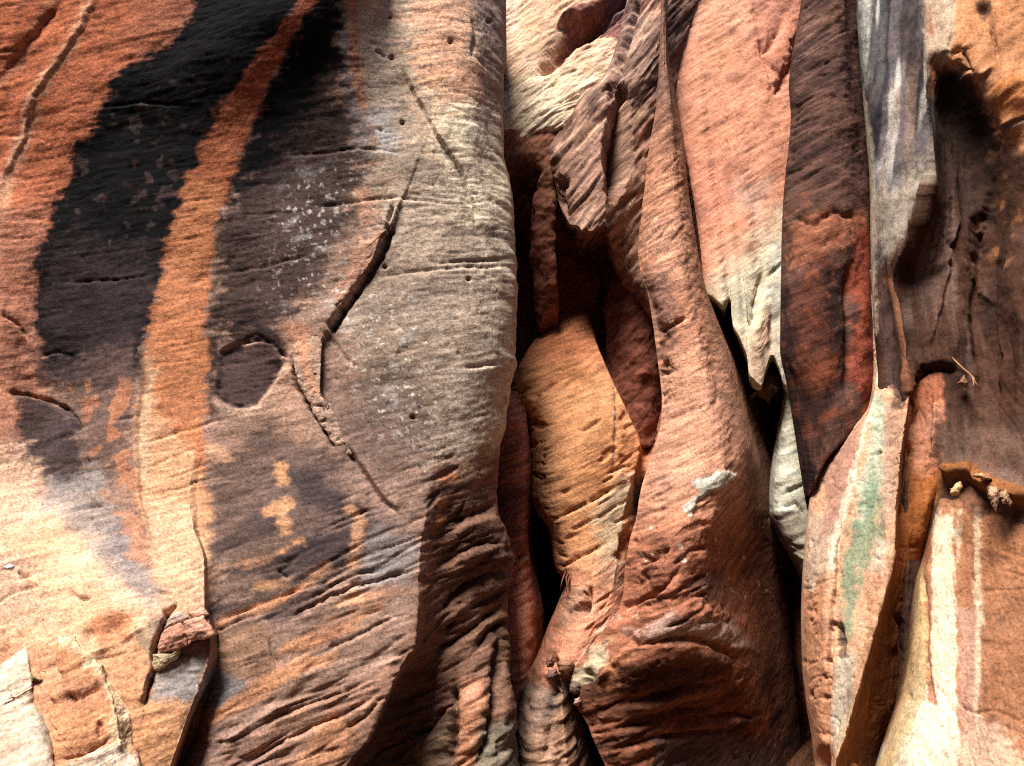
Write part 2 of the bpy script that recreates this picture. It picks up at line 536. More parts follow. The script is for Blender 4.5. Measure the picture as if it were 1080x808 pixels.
# ================================================================== left: the big varnished cliff
EDGE = tr(-220, 534, 0, 533, 50, 533, 100, 530, 160, 531, 200, 539, 250, 543, 300, 545, 380, 544, 402, 540, 420, 537, 450, 533, 490, 526, 520, 525,
          540, 526, 560, 534, 590, 541, 610, 539, 630, 535, 650, 535, 680, 537, 720, 540, 760, 545, 808, 547, 1000, 552)
ribs = [
    Rib(tr(-220, -330, 1000, -330), tr(-220, 7.0, 0, 7.0, 200, 7.3, 400, 7.3, 520, 6.9, 600, 6.4, 700, 6.0, 808, 5.6, 1000, 5.2)),
    Rib(tr(-220, -10, 1000, -10), tr(-220, 7.7, 0, 7.9, 200, 8.3, 400, 8.3, 500, 8.05, 560, 7.7, 650, 7.25, 808, 6.95, 1000, 6.6)),
    Rib(tr(-220, 330, 0, 205, 110, 115, 230, 62, 350, 45, 500, 45, 600, 62, 700, 78, 808, 82, 1000, 70),
        tr(-220, 7.5, 0, 7.8, 200, 8.35, 400, 8.55, 500, 8.4, 560, 8.05, 600, 7.8, 700, 7.4, 808, 7.15, 1000, 6.8)),
    Rib(tr(-220, 440, 0, 322, 60, 270, 160, 222, 260, 184, 340, 164, 430, 150, 520, 149, 580, 163, 640, 166, 700, 162, 745, 152, 808, 138, 1000, 110),
        tr(-220, 7.5, 0, 7.75, 160, 8.25, 300, 8.42, 430, 8.36, 500, 8.22, 580, 7.9, 640, 7.6, 700, 7.45, 808, 7.3, 1000, 7.0)),
    Rib(tr(-220, 460, 0, 346, 60, 300, 160, 256, 260, 232, 350, 222, 450, 213, 520, 200, 560, 206, 590, 215, 640, 216, 655, 221, 690, 222, 720, 214, 745, 204, 775, 192, 808, 180, 1000, 140),
        tr(-220, 7.5, 0, 7.8, 160, 8.3, 300, 8.46, 430, 8.42, 520, 8.25, 580, 7.95, 640, 7.7, 700, 7.55, 808, 7.45, 1000, 7.2), True),
    Rib(tr(-220, 468, 0, 354, 60, 308, 160, 264, 260, 239, 350, 229, 450, 220, 520, 207, 560, 210, 590, 218, 640, 220, 655, 226, 690, 230, 720, 222, 745, 211, 775, 200, 808, 190, 1000, 150),
        tr(-220, 7.5, 0, 7.82, 160, 8.31, 300, 8.46, 430, 8.43, 520, 8.3, 560, 8.16, 640, 7.92, 700, 7.9, 745, 8.05, 808, 8.15, 1000, 8.0), True),
    Rib(tr(-220, 474, 0, 362, 60, 316, 160, 275, 260, 250, 350, 240, 450, 231, 520, 218, 560, 222, 590, 228, 640, 229, 655, 234, 690, 239, 720, 232, 745, 224, 775, 214, 808, 206, 1000, 165),
        tr(-220, 7.6, 0, 7.86, 160, 8.33, 300, 8.47, 430, 8.44, 520, 8.31, 560, 8.2, 640, 8.0, 700, 7.86, 745, 7.82, 808, 7.78, 1000, 7.6)),
    Rib(tr(-220, 480, 0, 390, 160, 335, 400, 305, 600, 282, 700, 285, 808, 265, 1000, 210),
        tr(-220, 7.75, 0, 8.0, 200, 8.42, 400, 8.5, 550, 8.3, 700, 7.95, 808, 7.75, 1000, 7.5)),
    Rib(tr(-220, 440, 0, 412, 400, 390, 600, 370, 700, 330, 808, 300, 1000, 260),
        tr(-220, 8.3, 0, 8.25, 200, 8.45, 400, 8.52, 550, 8.35, 700, 8.05, 808, 7.85, 1000, 7.6)),
    Rib(tr(-220, 470, 0, 462, 400, 452, 480, 455, 540, 450, 580, 444, 610, 442, 650, 440, 680, 437, 700, 425, 740, 405, 780, 388, 808, 366, 1000, 300),
        tr(-220, 8.5, 0, 8.35, 200, 8.45, 400, 8.52, 500, 8.52, 560, 8.45, 650, 8.28, 740, 8.1, 808, 8.0, 1000, 7.8), True),
    Rib(tr(-220, 480, 0, 472, 400, 468, 480, 470, 540, 470, 580, 468, 610, 466, 650, 462, 680, 455, 700, 438, 740, 418, 780, 400, 808, 380, 1000, 310),
        tr(-220, 8.52, 0, 8.38, 200, 8.48, 400, 8.53, 480, 8.57, 540, 8.66, 600, 8.76, 650, 8.8, 690, 8.9, 740, 9.15, 808, 9.2, 1000, 9.1)),
    Rib(tr(-220, 505, 0, 500, 400, 500, 500, 496, 600, 495, 660, 488, 700, 478, 740, 462, 808, 445, 1000, 400),
        tr(-220, 8.75, 0, 8.6, 200, 8.62, 400, 8.66, 500, 8.72, 580, 8.8, 640, 9.0, 700, 8.98, 808, 8.85, 1000, 8.7)),
    Rib(off(EDGE, -16), tr(-220, 9.0, 0, 8.85, 400, 8.92, 560, 8.9, 640, 9.15, 700, 9.05, 808, 8.9, 1000, 8.8)),
    Rib(off(EDGE, -2), tr(-220, 9.3, 0, 9.15, 400, 9.2, 560, 9.2, 700, 9.25, 1000, 9.1)),
    Rib(off(EDGE, -1), tr(-220, 9.8, 0, 9.7, 1000, 9.7)),
    Rib(off(EDGE, -14), tr(-220, 11, 1000, 11)),
    Rib(off(EDGE, -60), tr(-220, 13, 1000, 13)),
]
A = loft(ribs, -26, 1000)
A.bedding(12)
px, py = A.px, A.py
# --- relief
A.rough(0.07, 0.022, 0.006)
low = sm(420, 640, py) * sm(200, 240, px + 20 * A.w1)
upper = 1 - sm(350, 520, py)
blk = 1 - 0.75 * A.region([(200, -60), (340, -60), (250, 210), (165, 340), (150, 420), (30, 420), (30, 300), (60, 200)], 20, 8)
right = sm(380, 450, px)
A.beds(3, 7, 0.016, 9, upper, 1.0)
A.beds(22, 6, 0.030, 8, low, 2.0, 0.0)
A.creases(22, 7, 0.05, 9, 0.04, low, 66.0, 0.0)
A.saw(3, 2.6, 0.008, 0.5, upper * blk * sm(-0.1, 0.35, fbm(A.P, 1.1, 2, off=44)), 4.0)
A.notches(3, 9, 0.016, 9, 0.45, 0.6, upper * blk, 6.0)
A.notches(24, 9, 0.03, 8, 0.3, 0.5, low, 7.0, 0.0)
A.creases(3, 5, 0.02, 10, 0.03, upper * blk, 61.0); A.creases(24, 5, 0.06, 8, 0.04, low, 62.0, 0.0); A.creases(14, 5, 0.04, 5, 0.04, (1 - sm(200, 240, px)) * sm(440, 520, py), 63.0); A.creases(32, 5, 0.08, 4, 0.05, A.region([(456, 488), (546, 470), (560, 820), (340, 820), (405, 740), (440, 660), (450, 560)], 8, 8), 64.0)
A.pits(16, 0.014, 0.42, right * (1 - sm(480, 560, py)), 9)
A.pits(9, 0.02, 0.5, sm(300, 360, px) * (1 - sm(500, 560, py)), 10)
ll = (1 - sm(200, 240, px)) * sm(500, 600, py)
A.beds(12, 5, 0.022, 5, ll, 5.0)
A.beds(18, 8, 0.02, 5, (1 - sm(60, 260, px + py * 0.8)) , 5.5)
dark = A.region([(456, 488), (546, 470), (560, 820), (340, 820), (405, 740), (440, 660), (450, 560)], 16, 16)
A.beds(28, 5, 0.06, 5, dark, 8.0, 0.0)
A.notches(28, 8, 0.06, 5, 0.2, 0.4, dark, 8.5, 0.0)
A.notches(28, 12, 0.04, 5, 0.15, 0.4, dark, 18.5, 0.0)
# shelves of the dark corner
A.groove([(462, 650), (500, 618), (540, 602)], 5, 0.10, 0.07, 26, 6)
A.groove([(468, 560), (500, 545), (530, 530)], 4, 0.06, 0.05, 22, 6)
A.groove([(455, 700), (490, 672), (535, 640)], 4, 0.08, 0.06, 24, 6)
A.groove([(462, 600), (495, 580), (536, 570)], 3, 0.05, 0.04, 18, 6)
A.groove([(500, 690), (520, 668), (540, 655)], 6, 0.10, 0.06, 15)
A.groove([(430, 778), (450, 768), (475, 745), (482, 725)], 4, 0.10, 0.09, 25)
A.groove([(478, 720), (480, 760), (474, 808)], 4, 0.12, 0.05, 20)
A.groove([(528, 660), (526, 720), (520, 770), (505, 808)], 5, 0.16, -0.03, 20)
A.bump(494, 745, 16, 34, 0.08, 8)
A.plate([(518, 772), (540, 766), (548, 830), (500, 830)], 0.05, 8, 5)
# scar with an arched roof, plates and cracks
hol = [(232, 372), (246, 362), (268, 360), (286, 362), (296, 372), (298, 382), (293, 398), (282, 414), (270, 427), (252, 430), (236, 426), (227, 416), (230, 398)]
A.plate(hol, -0.055, 3.0, 2)
A.groove([(252, 361), (272, 358), (286, 361), (296, 372), (303, 378)], 2.4, 0.07, 0.04, 14, 1.5)
A.groove([(228, 416), (240, 427), (262, 430), (276, 424)], 2.2, 0.035, 0.0, 14, 1)
A.groove([(255, 357), (270, 353), (281, 357)], 1.8, 0.03, 0.02, 8, 1)
A.groove([(297, 380), (290, 396), (282, 412)], 1.8, 0.012, -0.02, 16, 1)
A.groove([(308, 385), (311, 396), (316, 412), (326, 428), (337, 444), (345, 458), (352, 474)], 2.6, 0.09, 0.03, 16, 2)
A.groove([(366, 470), (378, 488), (392, 508), (406, 528), (420, 540)], 2.2, 0.04, -0.035, 18, 2)
A.groove([(341, 352), (350, 358), (358, 370), (368, 382), (378, 388)], 2.0, 0.03, 0.012, 12, 2)
A.groove([(295, 290), (300, 310), (305, 330), (308, 350)], 1.6, 0.02, 0.012, 14, 2)
A.groove([(416, 215), (412, 232), (408, 244)], 2.0, 0.06, 0.0, 10, 2)
A.groove([(411, 243), (401, 268), (385, 294), (368, 318), (350, 345)], 3.2, 0.20, 0.05, 34, 1, False)
A.bump(322, 348, 24, 26, 0.05)
for g in ([(300, 164), (340, 160), (390, 158), (425, 161)], [(330, 218), (370, 214), (412, 210), (450, 211), (480, 213)], [(230, 290), (290, 278), (330, 270)],
          [(395, 292), (440, 285), (500, 281), (540, 281)], [(450, 277), (500, 274), (542, 273)], [(484, 389), (510, 386), (525, 384)], [(395, 135), (405, 138)],
          [(396, 51), (402, 54), (408, 60)], [(100, 115), (150, 108), (200, 112)], [(60, 300), (120, 296), (170, 288)], [(150, 470), (190, 455), (240, 440)]):
    A.groove(g, 1.7, 0.028, 0.010, 10, 3)
A.groove([(494, 16), (500, 40), (496, 60), (515, 80)], 2.2, 0.02, 0.015, 12, 3)
A.groove([(424, 70), (440, 105), (462, 140), (486, 180), (505, 220), (512, 260)], 6, 0.02, -0.035, 34, 5)
for (x, y) in ((412, 16), (424, 128), (413, 60), (405, 280), (391, 255), (515, 23), (475, 45), (495, 294), (435, 440)):
    A.bump(x, y, 2.4, 1.8, -0.07)
# arched plates at the far left
A.groove([(0, 335), (12, 338), (20, 344), (30, 358)], 2.0, 0.05, 0.03, 16, 2)
A.groove([(42, 376), (60, 371), (73, 375), (76, 384)], 1.8, 0.03, 0.02, 12, 2)
A.groove([(8, 415), (30, 417), (52, 423), (68, 433), (78, 446), (83, 458)], 2.6, 0.08, 0.05, 26, 2)
A.plate([(88, 476), (96, 480), (102, 500), (106, 530), (96, 532), (92, 505)], 0.05, 5, 2)
A.groove([(88, 474), (94, 490), (96, 530)], 2, 0.05, 0.02, 10, 2)
A.groove([(120, 445), (150, 441)], 1.8, 0.035, 0.02, 8, 2)
# crest lines of the upper left, streak edge
A.groove([(112, -10), (72, 45), (44, 95), (20, 150), (4, 205)], 16, -0.02, 0.02, 50, 8)
A.groove([(60, -10), (30, 40), (0, 85)], 7, 0.03, 0.03, 30, 10)
A.groove([(150, 400), (147, 470), (149, 530), (160, 570)], 7, -0.035, 0.02, 20, 1)
# step of the pale plate above the dark beds, and the blocky foot
A.groove([(188, 606), (205, 600), (222, 594)], 1.6, 0.035, 0.01, 8, 1)
A.groove([(166, 623), (174, 625), (182, 627)], 1.5, 0.03, 0.01, 8, 1)
A.groove([(76, 622), (80, 629), (88, 632), (96, 630)], 1.6, 0.03, -0.02, 10, 1)
A.groove([(18, 600), (30, 606), (46, 602)], 2.0, 0.04, 0.02, 10, 2)
A.groove([(22, 606), (36, 611)], 1.8, 0.03, 0.02, 8, 2)
A.bump(118, 664, 26, 12, -0.10, -25)
A.bump(92, 668, 6, 10, -0.06)
A.groove([(90, 690), (110, 684), (135, 672), (156, 662)], 4, -0.03, -0.02, 16, 3)
A.groove([(171, 642), (176, 650), (172, 662), (163, 678), (160, 700), (158, 712), (153, 728), (151, 745)], 1.9, 0.10, 0.05, 14, 3)
A.groove([(172, 650), (182, 640), (186, 636)], 2.0, 0.08, 0.02, 8, 2)
A.groove([(232, 656), (270, 640), (320, 620), (350, 612)], 2.2, 0.05, 0.04, 18, 2)
A.groove([(222, 670), (250, 658), (275, 650)], 2.0, 0.06, 0.03, 14, 2)
A.groove([(282, 672), (288, 690), (294, 702)], 1.6, 0.03, 0.01, 10, 3)
A.groove([(235, 782), (258, 764), (285, 748), (312, 738)], 5, -0.035, 0.025, 20, 3)
A.groove([(292, 600), (298, 606), (306, 610)], 1.6, 0.04, 0.0, 8, 1)
A.bump(205, 780, 10, 40, -0.06)
for g in ([(300, 655), (345, 632), (400, 615), (445, 596)], [(330, 690), (380, 668), (430, 650)], [(255, 808), (300, 780), (350, 760), (400, 730)], [(270, 770), (320, 745), (390, 715)],
          [(340, 560), (370, 545), (400, 535)], [(310, 640), (360, 615), (410, 600)], [(360, 775), (385, 755), (405, 735)]):
    A.groove(g, 2.2, 0.05, 0.03, 12, 7)
A.P[..., 0] += (sm(505, 528, px) * (0.030 * noise(A.P[..., 2] * 3.1, px * 0, px * 0) + 0.020 * noise(A.P[..., 2] * 9, px * 0 + 4, px * 0))).astype(f32)
# --- colour of the stone and of the desert varnish on it
A.fill((168, 130, 112))
A.mix((205, 112, 74), (1 - sm(120, 330, px + py * 0.55 + 30 * A.w1)) * (1 - sm(430, 560, py)))
A.bandcol((160, 74, 52), 20, 4, 0.05, 0.5, 0.6, 1 - sm(60, 240, px + py * 0.6))
A.stroke((238, 176, 136), [(114, -30, 3), (72, 45, 5), (44, 95, 6), (20, 150, 7), (2, 210, 7), (-10, 300, 8)], 8, 8, 0.8)
A.stroke((215, 140, 105), [(60, -30, 3), (30, 40, 5), (0, 95, 5)], 6, 10, 0.6)
A.spots((110, 60, 48), 7, 0.3, 0.55, 1 - sm(80, 260, px + py * 0.6), 3)
A.poly((122, 56, 48), [(195, 30), (240, -60), (290, -60), (230, 20), (200, 60), (170, 58)], 14, 10, 0.8)
A.poly((196, 128, 100), [(-420, 210), (45, 215), (38, 330), (50, 420), (-420, 420)], 14, 14, 0.7)
# right-hand bare grey and peach stone, painted paler for the stronger light on it
A.poly((194, 169, 148), [(372, -250), (560, -250), (560, 480), (456, 500), (415, 460), (375, 370), (345, 345), (405, 245), (392, 160), (372, 60)], 26, 16)
A.poly((138, 114, 101), [(405, 270), (470, 290), (470, 480), (420, 470), (380, 400), (370, 350)], 26, 18, 0.55)
A.poly((255, 190, 150), [(425, -260), (500, -260), (502, 60), (510, 140), (515, 200), (470, 160), (440, 90)], 34, 16, 1.0)
A.poly((255, 232, 196), [(455, 110), (530, 120), (540, 240), (505, 245), (470, 190)], 26, 14, 1.0)
A.poly((176, 150, 138), [(500, -100), (545, -100), (532, 75), (512, 80), (500, 40)], 10, 10, 0.7)
A.poly((218, 198, 172), [(510, 240), (560, 240), (560, 470), (520, 470)], 18, 14, 0.7)
A.poly((192, 182, 180), [(380, 110), (408, 112), (420, 160), (398, 162)], 10, 10, 0.8)
A.stroke((205, 186, 170), [(425, 60, 2), (445, 110, 3), (470, 155, 4), (490, 190, 5)], 7, 8, 0.5)
A.poly((150, 144, 146), [(345, -60), (366, -60), (380, 110), (392, 170), (372, 170), (358, 60)], 8, 8, 0.7)
# brown varnish in the middle
A.poly((68, 51, 48), [(335, -60), (350, 10), (372, 120), (378, 190), (352, 260), (318, 330), (300, 345), (300, 362), (232, 362), (225, 430), (206, 430), (214, 320), (240, 220), (280, 120)], 22, 14)
A.poly((98, 78, 72), [(300, 160), (378, 150), (384, 210), (340, 290), (300, 330), (240, 320), (250, 230)], 26, 16, 0.75)
A.poly((108, 86, 80), [(330, 430), (395, 380), (440, 400), (455, 480), (420, 520), (370, 480)], 26, 18, 0.6)
A.poly((92, 74, 71), [(225, 480), (300, 440), (350, 480), (400, 540), (440, 600), (330, 620), (225, 640), (215, 560)], 26, 18, 0.75, (22, 16))
A.poly((150, 138, 132), [(395, 555), (440, 560), (438, 615), (380, 625)], 14, 14, 0.8)
# black varnish
A.poly((20, 16, 22), [(210, -80), (203, 10), (172, 48), (148, 62), (118, 78), (108, 118), (96, 142), (72, 158), (68, 190), (52, 210), (42, 250), (34, 300), (36, 345), (50, 385), (90, 410), (150, 400), (164, 335),
                      (183, 255), (213, 175), (250, 100), (295, 38), (330, -10), (420, -80)], 8, 9)
A.poly((66, 52, 54), [(50, 260), (170, 262), (164, 330), (150, 398), (90, 400), (40, 370), (36, 300)], 34, 20, 0.75)
A.poly((20, 16, 22), [(340, -80), (352, 0), (352, 60), (325, 120), (285, 170), (250, 205), (226, 250), (228, 200), (248, 150), (275, 90), (312, 30), (335, -20)], 20, 10)
A.spots((90, 58, 48), 9, 0.38, 0.35, A.region([(60, 160), (200, 60), (300, 20), (230, 200), (150, 400), (40, 380)], 20, 10), 17)
A.spots((95, 76, 74), 6, 0.30, 0.5, A.region([(100, 80), (210, 60), (170, 300), (60, 330), (60, 200)], 30, 10), 7)
# streak of clean stone between the two
S = [(332, -14, 5), (302, 34, 9), (276, 72, 13), (252, 115, 17), (231, 160, 19), (213, 210, 22), (201, 260, 24), (192, 310, 26), (187, 360, 28)]
A.stroke((166, 84, 58), S, 5, 5, 1.0, (8, 5))
A.stroke((190, 108, 70), S[3:], 10, 5, 0.7, (8, 7))
A.stroke((208, 128, 84), S[5:] + [(184, 410, 32), (182, 450, 33), (182, 500, 34), (184, 540, 36)], 9, 6, 1.0, (8, 9))
A.stroke((230, 168, 124), [(158, 380, 3), (158, 430, 8), (172, 470, 24), (182, 510, 32), (186, 560, 36), (190, 620, 30)], 13, 6, 0.9)
A.stroke((240, 196, 150), [(160, 395, 2), (154, 430, 4), (152, 480, 4), (156, 530, 4)], 5, 1, 0.8)  # lit edge of the streak, painted on as a pale line
A.stroke((204, 138, 106), [(368, -30, 5), (374, 40, 6), (378, 90, 6), (384, 112, 4)], 5, 2, 0.9)
A.stroke((206, 150, 122), [(384, 205, 6), (392, 240, 9), (378, 280, 11), (362, 310, 9)], 8, 5, 0.8)
A.stroke((200, 138, 106), [(300, 340, 6), (318, 350, 12), (316, 380, 7)], 9, 6, 0.8)
# left lower patches
A.poly((104, 80, 72), [(60, 375), (150, 370), (150, 440), (120, 520), (90, 500), (60, 430)], 22, 18, 0.8)
A.spots((190, 120, 84), 5, 0.10, 0.8, A.region([(70, 395), (150, 400), (148, 540), (100, 530), (85, 450)], 16, 8), 13)
A.poly((70, 58, 60), [(12, 416), (46, 420), (72, 437), (84, 460), (92, 520), (70, 520), (35, 500), (18, 460)], 10, 9, 0.9)
A.poly((76, 62, 62), [(38, 380), (60, 372), (76, 380), (74, 400), (40, 404)], 8, 6, 0.8)
A.poly((230, 162, 120), [(-420, 600), (60, 640), (160, 650), (170, 700), (150, 830), (-420, 840)], 14, 10, 0.9)
A.poly((240, 190, 156), [(-420, 470), (20, 480), (60, 520), (120, 580), (170, 640), (150, 660), (60, 670), (-420, 620)], 26, 14)
A.poly((150, 140, 138), [(55, 505), (100, 500), (140, 560), (175, 625), (160, 640), (125, 612), (85, 585), (48, 535)], 14, 12, 0.8)
A.poly((214, 142, 104), [(120, 540), (150, 545), (160, 600), (138, 600)], 10, 10, 0.8)
A.poly((232, 184, 146), [(150, 520), (200, 530), (216, 590), (217, 640), (180, 640), (160, 590)], 12, 6, 0.9)
A.poly((236, 176, 132), [(0, 560), (60, 545), (110, 610), (150, 650), (160, 690), (90, 700), (60, 660)], 22, 14, 0.7)
A.poly((228, 146, 102), [(96, 655), (118, 642), (142, 656), (130, 676), (104, 682)], 8, 6, 0.9)
A.poly((216, 152, 108), [(92, 690), (165, 672), (165, 720), (152, 760), (150, 830), (120, 830)], 10, 8, 0.8)
A.poly((150, 138, 116), [(140, 665), (168, 655), (164, 690), (150, 700)], 8, 8, 0.7)
A.poly((172, 166, 160), [(160, 705), (210, 690), (212, 730), (190, 745), (156, 740)], 10, 8, 0.8)
A.poly((226, 156, 104), [(150, 742), (200, 740), (190, 790), (170, 830), (140, 830)], 10, 8, 0.8)
# dark and orange beds of the centre foot
for c, s in (((60, 50, 54), [(222, 612, 4), (262, 598, 8), (300, 585, 9), (345, 568, 6)]), ((58, 50, 54), [(222, 648, 7), (255, 640, 7), (290, 628, 4)]), ((62, 52, 56), [(285, 650, 7), (315, 640, 9), (345, 622, 4)]),
             ((66, 56, 58), [(285, 610, 6), (320, 598, 14), (350, 580, 12), (380, 560, 5)]), ((80, 66, 66), [(225, 580, 5), (262, 560, 12), (300, 545, 8)]), ((70, 60, 62), [(290, 490, 4), (330, 520, 16), (370, 535, 10)])):
    A.stroke(c, s, 8, 9, 0.75, (22, 9))
for c, s in (((224, 158, 108), [(286, 487, 3), (296, 495, 8), (293, 508, 7)]), ((222, 158, 110), [(280, 540, 5), (296, 535, 8), (300, 560, 5)]), ((216, 150, 104), [(228, 604, 3), (270, 590, 4), (315, 572, 3)]),
             ((216, 146, 104), [(225, 662, 4), (280, 640, 4), (340, 600, 4)]), ((214, 150, 106), [(270, 620, 5), (300, 612, 4)]), ((222, 160, 118), [(366, 535, 5), (378, 545, 8), (376, 580, 6), (370, 600, 4)]),
             ((224, 154, 110), [(205, 760, 8), (250, 735, 11), (310, 705, 9), (350, 690, 5)]), ((220, 150, 108), [(300, 680, 6), (345, 665, 9), (400, 640, 4)]), ((222, 168, 128), [(222, 470, 8), (240, 480, 6)]),
             ((224, 160, 120), [(360, 640, 4), (400, 628, 6), (440, 618, 4)])):
    A.stroke(c, s, 6, 8, 0.85, (22, 7))
A.poly((172, 126, 104), [(230, 790), (330, 730), (440, 680), (405, 740), (366, 830), (220, 830)], 18, 12, 0.8, (22, 12))
A.poly((220, 150, 108), [(322, 790), (352, 745), (372, 760), (380, 780), (350, 820), (310, 820)], 10, 8, 0.7)
A.poly((150, 148, 146), [(222, 705), (245, 710), (262, 718), (240, 740), (212, 745), (215, 722)], 6, 4, 0.85)
A.poly((176, 128, 96), [(225, 672), (280, 660), (292, 700), (262, 712), (228, 700)], 8, 8, 0.7)
A.bandcol((108, 92, 88), 22, 5, 0.12, 0.4, 0.55, low * (1 - dark), 9, 3.0)
# corner to the right
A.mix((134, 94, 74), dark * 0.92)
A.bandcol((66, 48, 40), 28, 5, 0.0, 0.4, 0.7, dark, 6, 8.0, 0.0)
A.poly((205, 126, 84), [(462, 498), (478, 496), (486, 508), (466, 516)], 5, 4, 0.8)
A.poly((208, 138, 96), [(460, 525), (470, 525), (472, 552), (460, 560)], 5, 4, 0.8)
A.poly((198, 132, 96), [(484, 714), (510, 716), (508, 760), (500, 812), (480, 812)], 8, 5, 0.85)
A.poly((214, 142, 112), [(494, 716), (508, 720), (502, 745), (492, 742)], 4, 3, 0.8)
A.poly((132, 122, 104), [(508, 765), (552, 760), (552, 830), (500, 830)], 8, 5, 0.8)
A.poly((132, 108, 84), [(400, 830), (440, 780), (478, 750), (480, 830)], 10, 8, 0.7)
A.plate([(0, 0)] * 3, 0) if False else None
# scar, rim and flecks
A.poly((86, 66, 65), hol, 3, 2, 0.95)
A.stroke((206, 164, 138), [(224, 420, 2), (240, 434, 3), (262, 437, 4), (282, 424, 6), (296, 404, 6), (305, 386, 4)], 5, 2, 0.75)
A.poly((196, 150, 124), [(296, 405), (308, 382), (314, 400), (330, 436), (345, 470), (310, 460), (286, 440)], 14, 8, 0.7)
A.mix((120, 104, 98), sm(0.1, 0.5, fbm(A.P, 9, 2, off=61)) * 0.35 * sm(360, 420, px) * (1 - sm(480, 560, py)))
fl = A.region([(360, 300), (440, 310), (475, 400), (460, 480), (420, 470), (372, 390)], 30, 14) + 0.7 * A.region([(310, 180), (385, 160), (440, 240), (380, 260), (330, 340), (280, 300)], 30, 14)
A.spots((232, 222, 210), 12, 0.36, 0.6, np.clip(fl, 0, 1), 97, 0.06)
A.spots((226, 220, 212), 17, 0.36, 0.85, np.clip(fl, 0, 1), 91, 0.05)
A.spots((214, 204, 192), 26, 0.46, 0.6, right * (1 - sm(480, 560, py)), 93, 0.05)
A.spots((206, 200, 196), 5, 0.22, 0.5, np.clip(fl, 0, 1), 95, 0.3)
A.vary(0.20, 12, 0.10, 0.45 + 0.55 * low)
cliff = A.mesh('sandstone_cliff', M_cliff)
tag(cliff, 'huge sandstone cliff with black desert varnish and a curved orange streak down it', 'cliff')


def surf(R, x, y):
    """distance of a sculpted rock at (x, y)"""
    d = (R.px - x) ** 2 + (R.py - y) ** 2 + (R.Y > 9.6) * 1e6
    i = np.unravel_index(np.argmin(d), d.shape)
    return float(R.Y[i] - R.h[i])


# loosened flake over its black crack, and the raised vein: parts of the cliff
fl_out = [(408, 242), (401, 250), (397, 262), (394, 272), (386, 284), (376, 294), (368, 302), (362, 314), (356, 326), (350, 335), (344, 340), (337, 334), (330, 326), (326, 310), (332, 290), (342, 270), (356, 250), (374, 238), (392, 236)]
b = blob(fl_out, surf(A, 352, 285) + 0.012, 0.10, 0.02, 0.10, 1.2, (-0.16, 0.0))
b.h += 0.012 * b.w3 + 0.02 * b.w1
b.beds(14, 12, 0.012, 5)
b.fill((146, 120, 108)); b.stroke((208, 154, 126), [(400, 244, 6), (388, 268, 11), (366, 296, 10), (348, 332, 8)], 6, 5, 0.9); b.bandcol((150, 112, 98), 14, 9, 0.1, 0.4, 0.5); b.vary(0.16, 14)
fo = b.mesh('loose_flake', M_cliff, cliff, 0.05); fo['label'] = 'peach flake standing off the cliff over a black crack'
b = blob([(310, 362), (322, 352), (336, 350), (340, 360), (334, 372), (331, 384), (336, 400), (340, 424), (350, 430), (356, 446), (362, 462), (372, 480), (362, 478), (350, 466), (338, 448), (328, 430), (318, 412), (312, 396), (310, 380)],
         surf(A, 334, 420) - 0.085, 0.14, 0.03, 0.35, 1.2, (0.0, 0.0))
b.h += 0.02 * b.w3 + 0.02 * b.w1
b.groove([(330, 392), (336, 394)], 1.5, 0.04); b.groove([(331, 428), (343, 428)], 1.5, 0.03); b.groove([(338, 446), (346, 442)], 1.4, 0.03)
b.fill((192, 154, 132)); b.stroke((214, 150, 116), [(318, 352, 9), (322, 380, 7), (330, 410, 5)], 5, 4, 0.9); b.vary(0.2, 14)
b.mesh('raised_vein', M_cliff, cliff, 0.05)

# ------------------------------------------------------------------ outcrops and blocks at the cliff's foot
b = blob([(-120, 590), (-40, 588), (6, 596), (18, 607), (30, 626), (44, 642), (55, 655), (62, 668), (60, 690), (57, 705), (52, 716), (42, 724), (38, 740), (48, 758), (56, 790), (60, 830), (64, 930), (-160, 940), (-170, 700)],
         6.80, 1.1, 0.12, 0.16, 1.8, (0.16, -0.34))
b.rough(0.04, 0.02, 0.006); b.beds(8, 6, 0.018, 4)
b.plate([(24, 640), (36, 626), (64, 655), (66, 712), (48, 730), (38, 730), (34, 700), (28, 668)], -0.09, 3, 3)
b.groove([(23, 648), (29, 638)], 1.8, 0.08); b.groove([(26, 658), (36, 646)], 1.8, 0.08); b.groove([(34, 668), (46, 664), (50, 660), (60, 660)], 1.8, 0.07, 0.02, 8); b.groove([(38, 728), (48, 718), (54, 712)], 3, 0.10)
b.groove([(8, 720), (14, 730), (16, 742)], 1.3, 0.02)
b.fill((228, 202, 178)); b.spots((206, 166, 138), 3, 0.05, 0.6, None, 3, 0.4)
b.poly((186, 164, 100), [(26, 640), (40, 630), (62, 655), (62, 710), (46, 726), (38, 726), (34, 700), (30, 668)], 4, 3, 0.95)
b.poly((150, 126, 96), [(24, 636), (42, 634), (60, 656), (48, 662), (34, 664)], 4, 3, 0.7)
b.poly((186, 178, 160), [(36, 735), (58, 745), (60, 790), (40, 780)], 8, 8, 0.7)
b.vary(0.12, 8)
tag(b.mesh('boulder', M_pale), 'cream boulder with a yellow-green lichen face against the cliff foot', 'boulder')

